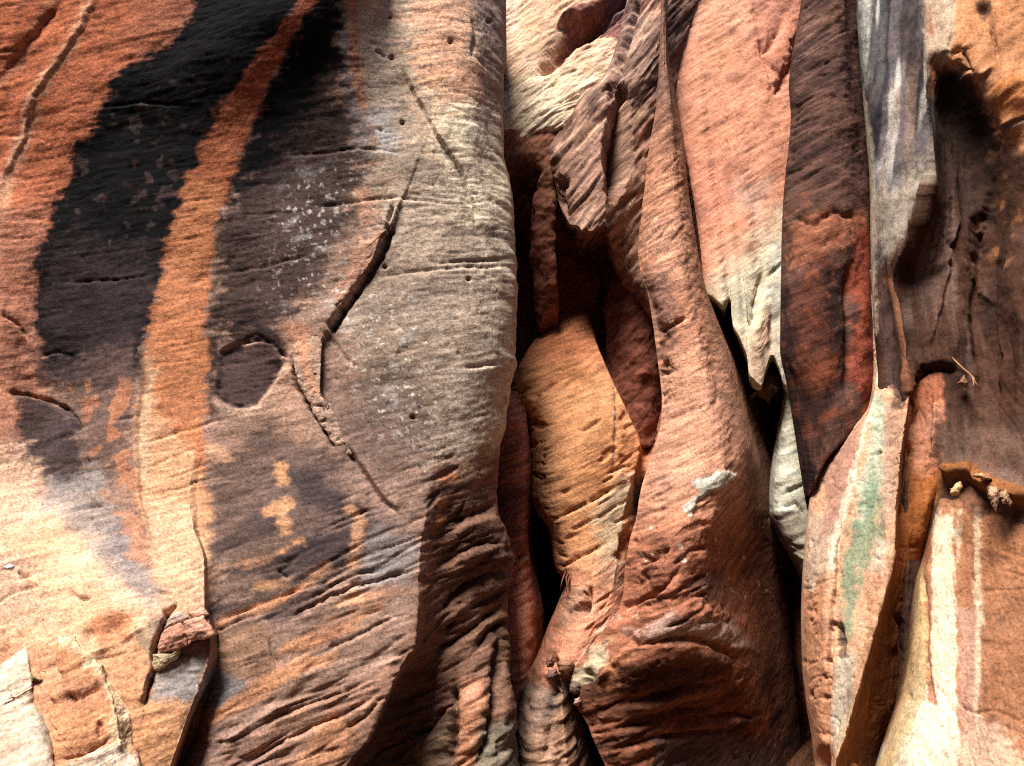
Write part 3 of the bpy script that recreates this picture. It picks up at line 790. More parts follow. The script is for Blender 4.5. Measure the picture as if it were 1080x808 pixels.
b = blob([(60, 668), (70, 672), (84, 684), (94, 696), (108, 706), (122, 718), (132, 732), (140, 746), (141, 764), (140, 782), (146, 796), (156, 830), (160, 930), (40, 930), (50, 830), (55, 780), (52, 745), (52, 725), (58, 700)],
         7.0, 0.9, 0.10, 0.2, 1.4, (0.16, -0.28))
b.rough(0.03, 0.03, 0.01); b.saw(16, 3.2, 0.06, 0.6); b.beds(14, 5, 0.05, 4); b.notches(16, 4, 0.05, 4)
b.groove([(66, 672), (84, 690), (104, 712), (116, 736), (124, 770), (128, 800)], 7, -0.07, 0.02, 14, 2)
b.groove([(62, 735), (80, 733), (100, 728), (106, 726)], 4, 0.07, 0.0, 8); b.groove([(62, 803), (85, 796), (104, 786), (116, 780)], 2, 0.08, 0.04, 12)
b.groove([(106, 778), (104, 768), (108, 760)], 3, 0.06)
b.fill((222, 150, 106)); b.stroke((240, 208, 164), [(64, 672, 3), (90, 694, 7), (112, 716, 10), (128, 742, 12), (128, 790, 12)], 6, 4, 0.9)
b.poly((198, 134, 100), [(60, 712), (104, 720), (108, 734), (64, 746)], 6, 5, 0.8); b.poly((224, 200, 178), [(70, 806), (120, 780), (150, 800), (150, 840), (60, 840)], 8, 5, 0.8)
b.vary(0.16, 15)
tag(b.mesh('sandstone_outcrop', M_red), 'small orange sandstone outcrop with a pale curved ridge right of the cream boulder', 'outcrop')

for outl, dY, c, lab in (
        ([(166, 682), (170, 668), (178, 662), (190, 657), (197, 664), (198, 682), (188, 686), (176, 688), (168, 688)], -0.16, (218, 152, 126), 'salmon pink stone block on the cliff foot, leftmost of the touching pair'),
        ([(193, 656), (206, 652), (216, 650), (222, 662), (226, 670), (216, 674), (208, 674), (198, 681), (196, 668)], -0.20, (222, 158, 132), 'salmon pink stone block with a pointed right corner, touching the other pink block'),
        ([(162, 690), (176, 688), (190, 684), (189, 694), (178, 701), (166, 708), (160, 706)], -0.08, (206, 180, 138), 'small cream stone block wedged under the left pink block'),
        ([(198, 646), (206, 640), (216, 642), (221, 648), (216, 653), (204, 655)], -0.06, (224, 172, 142), 'small peach stone block resting on the right pink block'),
        ([(172, 664), (178, 652), (188, 644), (199, 650), (194, 656), (182, 660)], -0.06, (206, 176, 156), 'greyish pink stone block behind and above the left pink block')):
    x = sum(p[0] for p in outl) / len(outl); y = sum(p[1] for p in outl) / len(outl)
    b = blob(outl, surf(A, x, y) + dY, 0.28, 0.03, 0.22, 0.9, (0.1, 0.0))
    b.h += 0.02 * b.w3 + 0.03 * b.w1; b.fill(c); b.vary(0.14, 18)
    tag(b.mesh('stone_block', M_red, None, 0.1), lab, 'stone block', 'loosened blocks at the cliff foot')
b = blob([(3, 597), (9, 594), (15, 598), (13, 602), (6, 601)], 6.3, 0.08, 0.02, 0.6, 0.6); b.fill((250, 246, 240))
tag(b.mesh('pebble', M_pale, None, 0.01), 'small white pebble on top of the cream boulder', 'pebble')

# ================================================================== middle: back of the slot
B = loft([Rib(tr(-230, 440, 1000, 440), tr(-230, 13, 1000, 13)), Rib(tr(-230, 600, 1000, 600), tr(-230, 13.4, 1000, 13.4)), Rib(tr(-230, 760, 1000, 760), tr(-230, 13.2, 1000, 13.2)), Rib(tr(-230, 980, 1000, 980), tr(-230, 13, 1000, 13))], -230, 1000, 4)
B.rough(0.1, 0.05, 0.01); B.beds(20, 3, 0.1, 6); B.fill((120, 66, 50)); B.vary(0.2, 20)
tag(B.mesh('rock_wall', M_red), 'dark red rock wall at the very back of the slot, seen down the narrow cracks', 'rock wall')

# --- pale wall above, overhanging the dark recess
def under(px0, ytop, y0, lip, ylip, yin, deep):
    """rib of an overhanging rock: down to its lip at py = lip, then back under it. v runs to 420 at the lip, 470 far under"""
    return Rib(px0, tr(-230, ytop, 100, y0, 400, ylip, 420, ylip + 0.06, 432, yin, 470, deep), py=tr(-230, -230, 0, 0 if lip > 60 else -40, 420, lip, 432, lip + 5, 470, lip + 22))

ribs = [
    under(tr(-230, 470, 470, 470), 12.8, 11.9, 170, 11.3, 11.9, 12.9),
    under(tr(-230, 515, 470, 515), 12.6, 11.7, 165, 11.1, 11.7, 12.8),
    under(tr(-230, 545, 470, 545), 12.5, 11.6, 154, 10.95, 11.6, 12.8),
    under(tr(-230, 566, 470, 563), 12.4, 11.5, 143, 10.85, 11.5, 12.7),
    under(tr(-230, 590, 470, 585), 12.3, 11.45, 139, 10.85, 11.4, 12.6),
    under(tr(-230, 625, 470, 612), 12.3, 11.45, 135, 10.95, 11.4, 12.5),
    under(tr(-230, 670, 470, 650), 12.3, 11.5, 130, 11.1, 11.5, 12.5),
    under(tr(-230, 740, 470, 720), 12.4, 11.7, 130, 11.4, 11.7, 12.6),
]
R = loft(ribs, -230, 470, 1.5)
R.rough(0.05, 0.03, 0.008); up = sm(175, 120, R.py)
R.bedding(38); R.beds(34, 8, 0.035, 8, up, 3.0); R.saw(36, 8, 0.025, 0.4, up, 5.0); R.notches(38, 7, 0.06, 6, 0.28, 0.42, up, 7.0); R.creases(36, 5, 0.07, 7, 0.04, up, 31)
R.plate([(588, 24), (600, 14), (625, 8), (650, -20), (700, -60), (690, 10), (650, 22), (625, 22), (615, 30), (600, 26)], 0.26, 5, 5)
R.groove([(568, 76), (588, 56), (606, 42), (628, 30), (655, 12), (680, -20)], 9, 0.34, 0.10, 22, 4)
R.fill((236, 186, 150))
R.mix((244, 220, 184), sm(40, 110, R.py + 15 * R.w1) * 0.9)
R.poly((236, 204, 180), [(525, -40), (550, -40), (548, 40), (528, 60)], 10, 8, 0.8)
R.bandcol((206, 130, 98), 40, 6, 0.05, 0.4, 0.6, 1 - sm(90, 130, R.py), 8, 2.0)
R.poly((132, 62, 60), [(575, 74), (588, 58), (594, 34), (590, 20), (640, -10), (690, -60), (720, -60), (690, 10), (655, 40), (625, 36), (600, 52)], 8, 7, 0.85)
R.poly((200, 138, 122), [(588, 22), (610, 8), (625, 12), (612, 26)], 5, 5, 0.8)
R.poly((98, 82, 96), [(640, -30), (690, -60), (670, 20), (640, 30)], 10, 6, 0.7)
R.poly((190, 128, 104), [(560, 140), (592, 128), (605, 142), (570, 160)], 6, 6, 0.8)
R.vary(0.12, 40, 0.14)
tag(R.mesh('rock_overhang', M_steep), 'sunlit cream and peach sandstone overhang at the slot top, above the dark recess', 'rock overhang')

# --- recess under it: brown knob and hanging pillar
R = loft([
    Rib(tr(130, 500, 470, 500), tr(130, 11.2, 200, 11.3, 300, 12.4, 470, 12.6)),
    Rib(tr(130, 534, 200, 538, 470, 540), tr(130, 10.98, 170, 10.98, 200, 11.25, 235, 12.2, 300, 12.7, 470, 12.4)),
    Rib(tr(130, 552, 200, 556, 260, 556, 470, 552), tr(130, 10.9, 158, 10.9, 200, 11.4, 235, 11.8, 290, 12.7, 470, 12.4)),
    Rib(tr(130, 566, 180, 568, 260, 568, 340, 574, 470, 566), tr(130, 10.88, 150, 10.86, 200, 11.05, 230, 11.1, 300, 11.3, 340, 11.5, 356, 12.0, 470, 12.3)),
    Rib(tr(130, 582, 200, 584, 260, 578, 340, 584, 470, 580), tr(130, 10.9, 150, 10.9, 200, 11.0, 240, 11.1, 300, 11.25, 340, 11.6, 356, 12.1, 470, 12.3)),
    Rib(tr(130, 600, 260, 590, 340, 590, 470, 590), tr(130, 11.1, 200, 11.3, 245, 11.9, 340, 12.3, 470, 12.4)),
    Rib(tr(130, 636, 470, 636), tr(130, 11.4, 200, 11.6, 245, 12.3, 330, 12.6, 470, 12.5)),
    Rib(tr(130, 656, 240, 658, 290, 655, 330, 645, 470, 640), tr(130, 11.4, 200, 11.4, 245, 11.65, 300, 11.75, 470, 11.8)),
    Rib(tr(130, 672, 470, 672), tr(130, 11.3, 200, 11.25, 300, 11.5, 470, 11.75)),
    Rib(tr(130, 720, 470, 720), tr(130, 11.7, 470, 12.2)),
], 136, 470, 1.6)
R.rough(0.1, 0.08, 0.02); R.bedding(40); R.beds(40, 4, 0.06, 4)
R.bump(620, 305, 26, 30, 0.3); R.groove([(560, 178), (566, 182), (562, 200), (556, 206)], 4, 0.12)
R.fill((170, 106, 80)); R.mix((156, 88, 68), sm(200, 270, R.py)); R.poly((176, 108, 68), [(572, 300), (584, 300), (586, 330), (576, 335)], 5, 3, 0.8); R.poly((160, 108, 80), [(560, 160), (582, 168), (580, 200), (568, 196)], 6, 4, 0.7)  # recess colour raised as fill light, orange glint painted on the pillar
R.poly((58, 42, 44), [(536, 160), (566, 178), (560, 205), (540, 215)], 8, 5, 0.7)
R.vary(0.25, 40)
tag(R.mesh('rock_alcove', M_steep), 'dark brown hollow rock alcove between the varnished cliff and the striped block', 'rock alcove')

# --- brown slanting striped block
E3 = tr(-230, 745, 0, 664, 40, 655, 75, 641, 95, 621, 125, 601, 148, 589, 165, 580, 185, 582, 232, 590, 300, 596)
def lipmap(lip):
    return tr(-230, -230, 120, min(120, lip - 40), 236, lip, 270, lip + 26)


ribs = [
    Rib(off(E3, 16), tr(-230, 12.3, 236, 12.3, 262, 12.6), py=lipmap(214)),
    Rib(E3, tr(-230, 11.0, 100, 10.85, 236, 10.85, 246, 11.5, 270, 12.5), py=lipmap(214)),
    Rib(off(E3, 10), tr(-230, 10.85, 100, 10.68, 236, 10.66, 246, 11.3, 270, 12.5), True, py=lipmap(232)),
    Rib(tr(-230, 770, 0, 690, 60, 672, 100, 645, 150, 626, 200, 612, 300, 608), tr(-230, 10.75, 100, 10.58, 200, 10.55, 236, 10.56, 248, 11.3, 270, 12.4), py=lipmap(240)),
    Rib(tr(-230, 790, 0, 705, 60, 690, 100, 664, 150, 652, 200, 640, 300, 636), tr(-230, 10.7, 100, 10.5, 200, 10.5, 236, 10.56, 248, 11.3, 270, 12.4), True, py=lipmap(236)),
    Rib(tr(-230, 800, 0, 715, 60, 704, 100, 684, 150, 674, 200, 664, 300, 660), tr(-230, 10.75, 100, 10.6, 160, 10.66, 200, 11.0, 236, 11.4, 250, 11.8, 270, 12.4), py=lipmap(300)),
    Rib(tr(-230, 830, 0, 745, 100, 712, 300, 700), tr(-230, 11.0, 100, 10.9, 200, 11.0, 236, 11.2, 270, 12.5), py=lipmap(340)),
]
R = loft(ribs, -230, 270, 1.5)
R.jag(0.09, 5, sm(195, 232, R.py) * (1 - sm(650, 670, R.px)))
R.rough(0.04, 0.03, 0.01)
R.saw(52, 10, 0.04, 0.35, sm(-0.3, 0.2, fbm(R.P, 1.5, 2, off=6)), 2.0, -0.25); R.beds(52, 7, 0.085, 10, None, 4.0, -0.25); R.notches(52, 9, 0.08, 8, 0.1, 0.35, None, 8.0, -0.25); R.beds(54, 3, 0.07, 6, None, 14.0, -0.25)
R.bedding(52); R.plate([(654, 92), (662, 108), (664, 150), (668, 168), (656, 200), (648, 212), (640, 200), (637, 150), (644, 115)], -0.95, 4, 4); R.creases(52, 6, 0.06, 9, 0.05, None, 33, -0.25, -0.1)
R.groove([(676, -20), (660, 40), (648, 80), (640, 110)], 3, 0.14, 0.06, 14, 3)
R.groove([(595, 185), (590, 205), (592, 225)], 4, 0.2, 0.0, 20, 2)
R.bump(660, 90, 12, 8, 0.14, -40)
R.fill((184, 136, 114)); R.mix((140, 108, 98), (1 - sm(60, 130, R.py)) * 0.85); R.poly((176, 110, 92), [(665, -40), (700, -40), (698, 20), (680, 16)], 8, 5, 0.8)
R.bandcol((224, 176, 148), 52, 11, 0.05, 0.35, 0.9, None, 10, 2.0, -0.25); R.bandcol((78, 52, 46), 52, 8, 0.1, 0.45, 0.7, None, 10, 12.0, -0.25)
R.poly((70, 54, 52), [(615, 100), (640, 92), (636, 120), (620, 125)], 8, 6, 0.6)
R.vary(0.14, 56, 0.2)
tag(R.mesh('striped_rock', M_steep), 'brown rock with steep slanting ribs, hanging over the black cave in the slot', 'striped rock')

# --- glowing buttress under the cave
ribs = [
    Rib(tr(318, 590, 380, 572, 430, 566, 470, 574, 520, 578, 560, 600, 640, 604, 690, 584, 740, 566, 808, 556, 1000, 552), tr(318, 12.6, 1000, 12.6)),
    Rib(tr(318, 584, 335, 582, 350, 576, 362, 564, 378, 555, 392, 546, 402, 541, 420, 541, 436, 553, 450, 558, 470, 562, 500, 564, 520, 564, 540, 570, 555, 580, 575, 586, 600, 592, 615, 600, 632, 597, 660, 588, 690, 578, 705, 570, 722, 562, 752, 553, 790, 547, 808, 545, 1000, 538),
        tr(300, 13.3, 330, 12.3, 360, 11.62, 390, 11.0, 450, 10.8, 550, 10.6, 620, 10.3, 700, 10.0, 808, 9.8, 1000, 9.6)),
    Rib(tr(318, 596, 360, 586, 400, 566, 450, 574, 520, 576, 560, 590, 600, 602, 632, 606, 690, 590, 722, 574, 760, 563, 808, 556, 1000, 550), tr(300, 13.3, 330, 12.3, 360, 11.37, 390, 10.6, 450, 10.35, 550, 10.25, 620, 10.0, 700, 9.75, 808, 9.55, 1000, 9.4)),
    Rib(tr(318, 625, 400, 612, 500, 610, 560, 622, 640, 622, 690, 606, 740, 584, 808, 575, 1000, 565), tr(300, 13.3, 330, 12.4, 360, 11.3, 400, 10.62, 450, 10.2, 550, 10.05, 640, 9.75, 700, 9.55, 740, 9.5, 808, 9.45, 1000, 9.3)),
    Rib(tr(318, 616, 360, 628, 400, 645, 440, 664, 470, 675, 500, 668, 560, 654, 600, 650, 640, 642, 690, 616, 740, 593, 808, 598, 1000, 590), tr(300, 13.3, 330, 12.5, 360, 11.4, 400, 10.75, 440, 10.6, 470, 10.55, 560, 10.15, 640, 9.8, 700, 9.55, 740, 9.5, 808, 9.5, 1000, 9.35), True),
    Rib(tr(318, 626, 360, 638, 400, 655, 440, 674, 470, 684, 500, 677, 560, 663, 600, 657, 640, 652, 690, 622, 732, 600, 770, 606, 808, 611, 1000, 612), tr(300, 13.3, 330, 12.8, 360, 12.5, 400, 12.3, 440, 12.2, 470, 12.0, 500, 11.3, 560, 10.4, 640, 9.9, 700, 9.65, 808, 9.7, 1000, 9.5)),
    Rib(tr(318, 700, 400, 704, 480, 694, 560, 678, 640, 662, 690, 634, 740, 606, 808, 622, 1000, 640), tr(318, 12.4, 400, 12.0, 480, 11.6, 560, 11.2, 640, 10.9, 700, 11.0, 808, 11.6, 1000, 11.6)),
]
R = loft(ribs, 300, 1000, 1.5)
R.rough(0.04, 0.02, 0.006)
mid = 1 - sm(660, 720, R.py); R.bedding(22); R.creases(28, 5, 0.05, 9, 0.03, mid, 35, -0.2, 0.05)
R.beds(28, 7, 0.016, 9, mid, 1.0, -0.25); R.notches(28, 8, 0.07, 6, 0.3, 0.42, mid, 3.0, -0.25)
R.notches(24, 8, 0.07, 4, 0.1, 0.3, sm(600, 560, R.px) * mid * (1 - sm(500, 540, R.py)), 5.0)
R.notches(24, 9, 0.06, 3, 0.15, 0.3, sm(640, 660, R.px) * (1 - sm(500, 540, R.py)), 6.0)
for g in ([(580, 552), (600, 540), (632, 524), (650, 512)], [(588, 600), (610, 588), (640, 574)], [(640, 500), (655, 494), (664, 491)], [(645, 552), (660, 546), (672, 542)], [(590, 523), (604, 516)], [(560, 425), (575, 412), (592, 400)]):
    R.groove(g, 1.8, 0.06, 0.025, 10, 3)
R.groove([(654, 350), (648, 380), (650, 420), (648, 460), (647, 500)], 2, 0.02, 0.02, 14, 2)
R.groove([(622, 615), (618, 635), (610, 650)], 5, 0.22, 0.05, 12, 1.5); R.groove([(660, 560), (655, 582), (650, 588)], 4, 0.22, 0.06, 10, 1)
R.groove([(600, 650), (612, 640)], 1.6, 0.04)
foot = sm(712, 726, R.py)
R.notches(14, 8, 0.05, 4, 0.1, 0.35, foot, 4.0); R.saw(12, 6, 0.04, 0.5, foot, 6.0)
R.groove([(566, 718), (576, 722), (590, 722), (598, 716)], 7, 0.30, 0.0, 20, 3); R.groove([(584, 690), (582, 705), (588, 720)], 4, 0.2); R.groove([(604, 700), (598, 712), (602, 724)], 4, 0.16)
R.groove([(580, 736), (580, 760), (577, 808)], 5, 0.05)
R.fill((226, 152, 100)); R.mix((216, 140, 106), sm(560, 640, R.py)); R.mix((206, 120, 90), sm(650, 690, R.px) * 0.7)
R.mix((190, 96, 60), (1 - sm(360, 410, R.py)) * 0.6)  # shade of the cave painted over the top; right side darkened likewise
R.bandcol((190, 112, 66), 20, 3, 0.1, 0.5, 0.6, (1 - sm(520, 560, R.py)), 5, 7.0)
R.poly((190, 172, 140), [(628, 520), (662, 500), (676, 510), (660, 560), (648, 600), (630, 580), (618, 545)], 14, 10, 0.75)
R.poly((186, 150, 122), [(630, 600), (655, 595), (652, 620), (632, 625)], 8, 6, 0.5)
R.poly((176, 136, 110), [(600, 620), (622, 618), (612, 650), (590, 668)], 5, 4, 0.7)
R.stroke((238, 206, 180), [(649, 400, 1), (648, 450, 1.2), (646, 500, 1)], 1.5, 2, 0.7)
R.mix((160, 130, 112), foot * 0.9); R.stroke((92, 82, 78), [(580, 722, 10), (580, 760, 8), (575, 800, 6)], 8, 5, 0.7); R.poly((206, 150, 114), [(590, 750), (610, 745), (616, 830), (560, 830), (560, 770)], 12, 8, 0.5)
R.stroke((232, 196, 168), [(603, 712, 1), (616, 690, 2), (636, 664, 2), (654, 645, 2)], 3, 2, 0.7)
R.vary(0.14, 22, 0.12)
BUT = R
tag(R.mesh('rock_buttress', M_red), 'smooth glowing orange sandstone buttress below the black cave, notched with fine slanting slits', 'rock buttress')

# --- red sliver between cliff and buttress
R = loft([
    Rib(tr(410, 500, 1000, 505), tr(410, 11.4, 1000, 11.2)),
    Rib(tr(410, 530, 1000, 530), tr(410, 10.6, 1000, 10.3)),
    Rib(tr(410, 548, 470, 552, 560, 550, 650, 555, 760, 548, 1000, 545), tr(410, 10.8, 450, 10.45, 600, 10.4, 808, 10.2, 1000, 10.1)),
    Rib(tr(410, 553, 440, 554, 470, 560, 500, 563, 530, 560, 560, 558, 585, 560, 610, 564, 650, 570, 700, 570, 808, 565, 1000, 560), tr(410, 11.3, 500, 11.1, 600, 11.1, 808, 11.0, 1000, 11)),
    Rib(tr(410, 556, 500, 566, 560, 562, 650, 574, 1000, 570), tr(410, 12.8, 1000, 12.8)),
], 412, 1000, 1.6)
R.rough(0.04, 0.03, 0.01); R.bedding(20); R.saw(20, 6, 0.04, 0.5); R.notches(22, 6, 0.05, 6, 0.2, 0.4); R.beds(20, 8, 0.03, 7)
R.groove([(540, 592), (552, 588), (560, 586)], 2.5, 0.1, 0.06, 10)
R.fill((230, 142, 110)); R.mix((186, 108, 82), sm(500, 530, R.py) * (1 - sm(580, 600, R.py))); R.bandcol((214, 146, 116), 20, 6, 0.1, 0.4, 0.7, None, 6, 3.0); R.mix((228, 146, 112), sm(590, 640, R.py) * 0.8)  # colour lightened in place of the daylight the cliff cuts off
R.vary(0.16, 20, 0.16)
tag(R.mesh('rock_fin', M_red), 'thin dark red banded rock fin squeezed between the varnished cliff and the orange buttress', 'rock fin')

# --- tall twisted fin and its swelling foot
L6 = tr(-230, 690, 0, 697, 60, 695, 110, 692, 160, 684, 210, 679, 240, 675, 265, 673, 290, 676, 310, 683, 340, 688, 370, 692, 400, 696, 420, 698, 445, 697, 470, 690, 495, 682, 520, 675, 545, 671, 570, 664, 600, 659, 625, 657, 645, 651,
         667, 634, 690, 616, 709, 604, 722, 602, 740, 606, 762, 618, 790, 630, 808, 638, 1000, 690)
R6 = tr(-230, 701, 0, 702, 60, 703, 100, 708, 150, 714, 200, 717, 240, 722, 270, 726, 300, 731, 330, 738, 360, 746, 390, 754, 420, 762, 450, 769, 480, 774, 510, 772, 540, 764, 570, 754, 600, 752, 640, 762, 700, 776, 808, 792, 1000, 830)


def blend(a, b, k):
    q = np.array(sorted(set(a[0]) | set(b[0])), float)
    return (list(q), list(pchip(*a, q) * (1 - k) + pchip(*b, q) * k))


F1 = tr(-230, 705, 150, 716, 240, 724, 270, 730, 300, 742, 340, 765, 390, 785, 430, 795, 470, 804, 500, 812, 540, 814, 600, 812, 700, 820, 808, 830, 1000, 860)
F2 = tr(-230, 708, 150, 722, 240, 734, 270, 745, 300, 765, 340, 800, 430, 830, 500, 850, 560, 860, 600, 858, 700, 862, 808, 868, 1000, 890)
ribs = [
    Rib(off(L6, 10), tr(-230, 13, 1000, 13)),
    Rib(off(L6, 2), tr(-230, 11.6, 500, 11.3, 1000, 11)),
    Rib(L6, tr(-230, 10.7, 0, 10.5, 200, 10.3, 420, 10.0, 520, 9.6, 620, 9.4, 690, 9.36, 720, 9.35, 808, 9.3, 1000, 9.3), True),
    Rib(blend(L6, R6, 0.18), tr(-230, 10.58, 0, 10.38, 200, 10.12, 420, 9.8, 520, 9.35, 620, 9.12, 700, 9.1, 808, 9.15, 1000, 9.1)),
    Rib(blend(L6, R6, 0.55), tr(-230, 10.5, 0, 10.3, 200, 9.98, 420, 9.6, 520, 9.08, 600, 8.8, 660, 8.7, 690, 8.82, 740, 9.2, 808, 9.7, 1000, 10.2)),
    Rib(blend(L6, R6, 0.86), tr(-230, 10.5, 0, 10.32, 200, 9.98, 420, 9.6, 520, 9.2, 600, 9.05, 660, 9.05, 690, 9.15, 740, 9.6, 808, 10.1, 1000, 10.4)),
    Rib(R6, tr(-230, 10.6, 0, 10.45, 200, 10.08, 420, 9.75, 520, 9.5, 600, 9.5, 680, 9.6, 740, 10.0, 808, 10.5, 1000, 10.6)),
    Rib(F1, tr(-230, 11.8, 420, 11.7, 520, 11.5, 600, 11.4, 700, 11.4, 808, 11.6, 1000, 11.6)),
    Rib(F2, tr(-230, 13, 420, 12.95, 1000, 12.8)),
    Rib(off(F2, 30), tr(-230, 13.1, 1000, 13.1)),
]
R = loft(ribs, -230, 1000, 1.5)
R.rough(0.04, 0.03, 0.01)
R.bedding(30); R.creases(24, 5, 0.06, 7, 0.04, sm(300, 420, R.py), 37, 0.0, 0.05); u1 = 1 - sm(300, 420, R.py); u2 = sm(300, 400, R.py) * (1 - sm(500, 560, R.py)); u3 = sm(500, 560, R.py)
R.beds(44, 9, 0.03, 8, u1, 3.0, -0.25); R.notches(44, 10, 0.03, 6, 0.2, 0.4, u1, 5.0, -0.25)
R.beds(28, 8, 0.03, 7, u2, 4.0); R.notches(28, 11, 0.025, 5, 0.2, 0.45, u2, 6.0); R.beds(28, 2.5, 0.05, 5, u2, 24.0)
R.beds(18, 3.0, 0.05, 5, u3, 7.0, 0.05); R.beds(20, 9, 0.03, 7, u3, 17.0, 0.05); R.notches(20, 7, 0.07, 5, 0.15, 0.35, u3, 8.0, 0.05); R.notches(20, 11, 0.05, 6, 0.15, 0.35, u3, 18.0, 0.05)
R.pits(7, 0.06, 0.35, u3, 12)
# ledge and cut across the foot
flank = sm(-4, 14, R.px - pchip(*R6, R.py)) * sm(300, 360, R.py)
R.h *= 1 - 0.75 * flank
R.groove([(654, 668), (670, 682), (690, 684), (715, 678), (745, 680), (780, 700)], 6, 0.05, 0.05, 30, 4)
R.plate([(665, 668), (700, 646), (740, 640), (790, 652), (800, 690), (745, 680), (700, 686), (675, 684)], 0.04, 5, 4)
R.groove([(628, 722), (646, 700), (670, 682)], 4, -0.08, 0.03, 16, 3)
R.groove([(612, 724), (620, 714), (614, 706)], 6, 0.14)
for g in ([(660, 745), (700, 735), (760, 722)], [(650, 770), (700, 762), (770, 750)], [(650, 790), (700, 780), (760, 770)], [(672, 600), (690, 590), (710, 575)], [(660, 640), (690, 628), (720, 600)], [(700, 770), (750, 760), (800, 755)], [(684, 352), (705, 346), (728, 334)]):
    R.groove(g, 2.6, 0.09, 0.05, 14, 4)
R.plate([(722, 532), (736, 520), (732, 508), (752, 504), (762, 496), (775, 500), (762, 514), (748, 520), (736, 528), (730, 544)], 0.035, 2, 3)
R.groove([(688, 350), (700, 356), (690, 372)], 8, 0.08); R.groove([(697, 380), (704, 388), (698, 398)], 5, 0.06)
R.fill((202, 136, 104)); R.mix((220, 158, 126), u2 * 0.55); R.mix((150, 108, 92), (1 - sm(80, 170, R.py)) * 0.9); R.poly((226, 160, 128), [(680, 225), (720, 225), (730, 290), (690, 300)], 14, 8, 0.8)
R.mix((166, 98, 70), u3 * sm(520, 580, R.py) * 0.85)
R.bandcol((128, 80, 64), 44, 10, 0.12, 0.45, 0.6, u1, 9, 5.0, -0.25); R.bandcol((112, 72, 58), 42, 3.5, 0.08, 0.45, 0.65, 1 - sm(440, 520, R.py), 5, 25.0, -0.25); R.poly((118, 88, 82), [(676, 296), (700, 290), (716, 320), (704, 350), (680, 352)], 12, 10, 0.6)
R.poly((112, 78, 66), [(690, 350), (715, 340), (712, 370), (694, 400)], 10, 8, 0.6)
R.poly((188, 158, 146), [(660, 668), (710, 650), (770, 655), (800, 690), (745, 672), (700, 678)], 10, 8, 0.75)
R.poly((70, 58, 60), [(728, 610), (760, 600), (770, 640), (740, 640)], 12, 10, 0.6)
R.poly((126, 70, 44), [(690, 690), (740, 686), (790, 705), (800, 830), (640, 830), (640, 740)], 14, 10, 0.7)  # darker foot: shade painted in together with dark varnish
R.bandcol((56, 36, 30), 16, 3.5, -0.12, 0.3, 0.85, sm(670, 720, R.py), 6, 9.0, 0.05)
R.poly((96, 82, 80), [(690, 785), (760, 772), (870, 775), (880, 840), (680, 840)], 10, 10, 0.85)
R.poly((206, 186, 150), [(604, 712), (625, 684), (645, 676), (640, 700), (622, 722), (606, 725)], 6, 5, 0.8)
R.poly((222, 140, 96), [(640, 700), (660, 684), (672, 690), (650, 715), (632, 728)], 8, 6, 0.7)
R.poly((78, 40, 29), [(785, 480), (830, 470), (890, 560), (900, 830), (815, 830), (800, 700), (790, 600)], 18, 8, 0.6)  # shade of the receding right flank, put into the colour
R.poly((214, 206, 188), [(720, 535), (737, 522), (731, 508), (752, 503), (762, 496), (776, 500), (762, 514), (748, 522), (737, 530), (730, 545)], 2, 4, 0.95)
R.spots((226, 196, 170), 7, 0.44, 0.8, u3 * (1 - sm(620, 680, R.py)), 3, 0.05)
R.vary(0.16, 26, 0.16)
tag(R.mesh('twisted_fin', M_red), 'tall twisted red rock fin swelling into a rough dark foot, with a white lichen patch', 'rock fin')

# --- big pale hanging slab behind the fin
def slabrib(x0, x1, lip, y0, y1):
    return Rib(tr(-230, x0, 0, x0, 420, x1, 470, x1), tr(-230, y0 + 0.5, 0, y0, 410, y1, 420, y1 + 0.06, 436, y1 + 0.7, 470, y1 + 1.8), py=tr(-230, -230, 0, 0, 420, lip, 436, lip + 5, 470, lip + 14))


ribs = [
    Rib(tr(-230, 702, 470, 722), tr(-230, 12.6, 470, 13), py=tr(-230, -230, 0, 0, 420, 285, 470, 300)),
    Rib(tr(-230, 700, 0, 700, 100, 705, 250, 715, 330, 728, 420, 737, 470, 737), tr(-230, 11.7, 0, 11.6, 420, 11.3, 470, 12.4), py=tr(-230, -230, 0, 0, 420, 286, 436, 291, 470, 300)),
    slabrib(704, 741, 288, 11.15, 10.8), slabrib(715, 745, 312, 11.05, 10.66), slabrib(725, 755, 318, 11.0, 10.6), slabrib(734, 764, 326, 10.95, 10.56), slabrib(740, 769, 316, 10.95, 10.6),
    slabrib(745, 773, 344, 10.95, 10.55), slabrib(752, 780, 358, 10.95, 10.5), slabrib(762, 788, 378, 10.95, 10.5), slabrib(770, 794, 404, 10.95, 10.45), slabrib(776, 801, 408, 10.95, 10.45),
    slabrib(786, 808, 392, 10.95, 10.5), slabrib(796, 815, 378, 10.95, 10.5), slabrib(806, 822, 392, 10.95, 10.5), slabrib(820, 828, 410, 11.0, 10.5), slabrib(850, 850, 430, 11.2, 10.6), slabrib(900, 890, 430, 11.6, 11.0),
]
R = loft(ribs, -230, 470, 1.5)
R.rough(0.05, 0.02, 0.006)
R.bedding(34); R.beds(34, 9, 0.016, 8, None, 1.0); R.creases(34, 6, 0.02, 7, 0.04, None, 39, 0.1); R.notches(36, 9, 0.02, 4, 0.3, 0.5, None, 2.0); R.pits(12, 0.03, 0.42, 1 - sm(120, 180, R.py), 5)
R.groove([(806, 286), (802, 310), (798, 330), (790, 350)], 3, 0.06, -0.05, 20, 2); R.groove([(826, 277), (815, 287), (808, 293)], 1.6, 0.05)
R.groove([(812, 330), (812, 350), (814, 372)], 3, 0.06, 0.04, 12, 2)
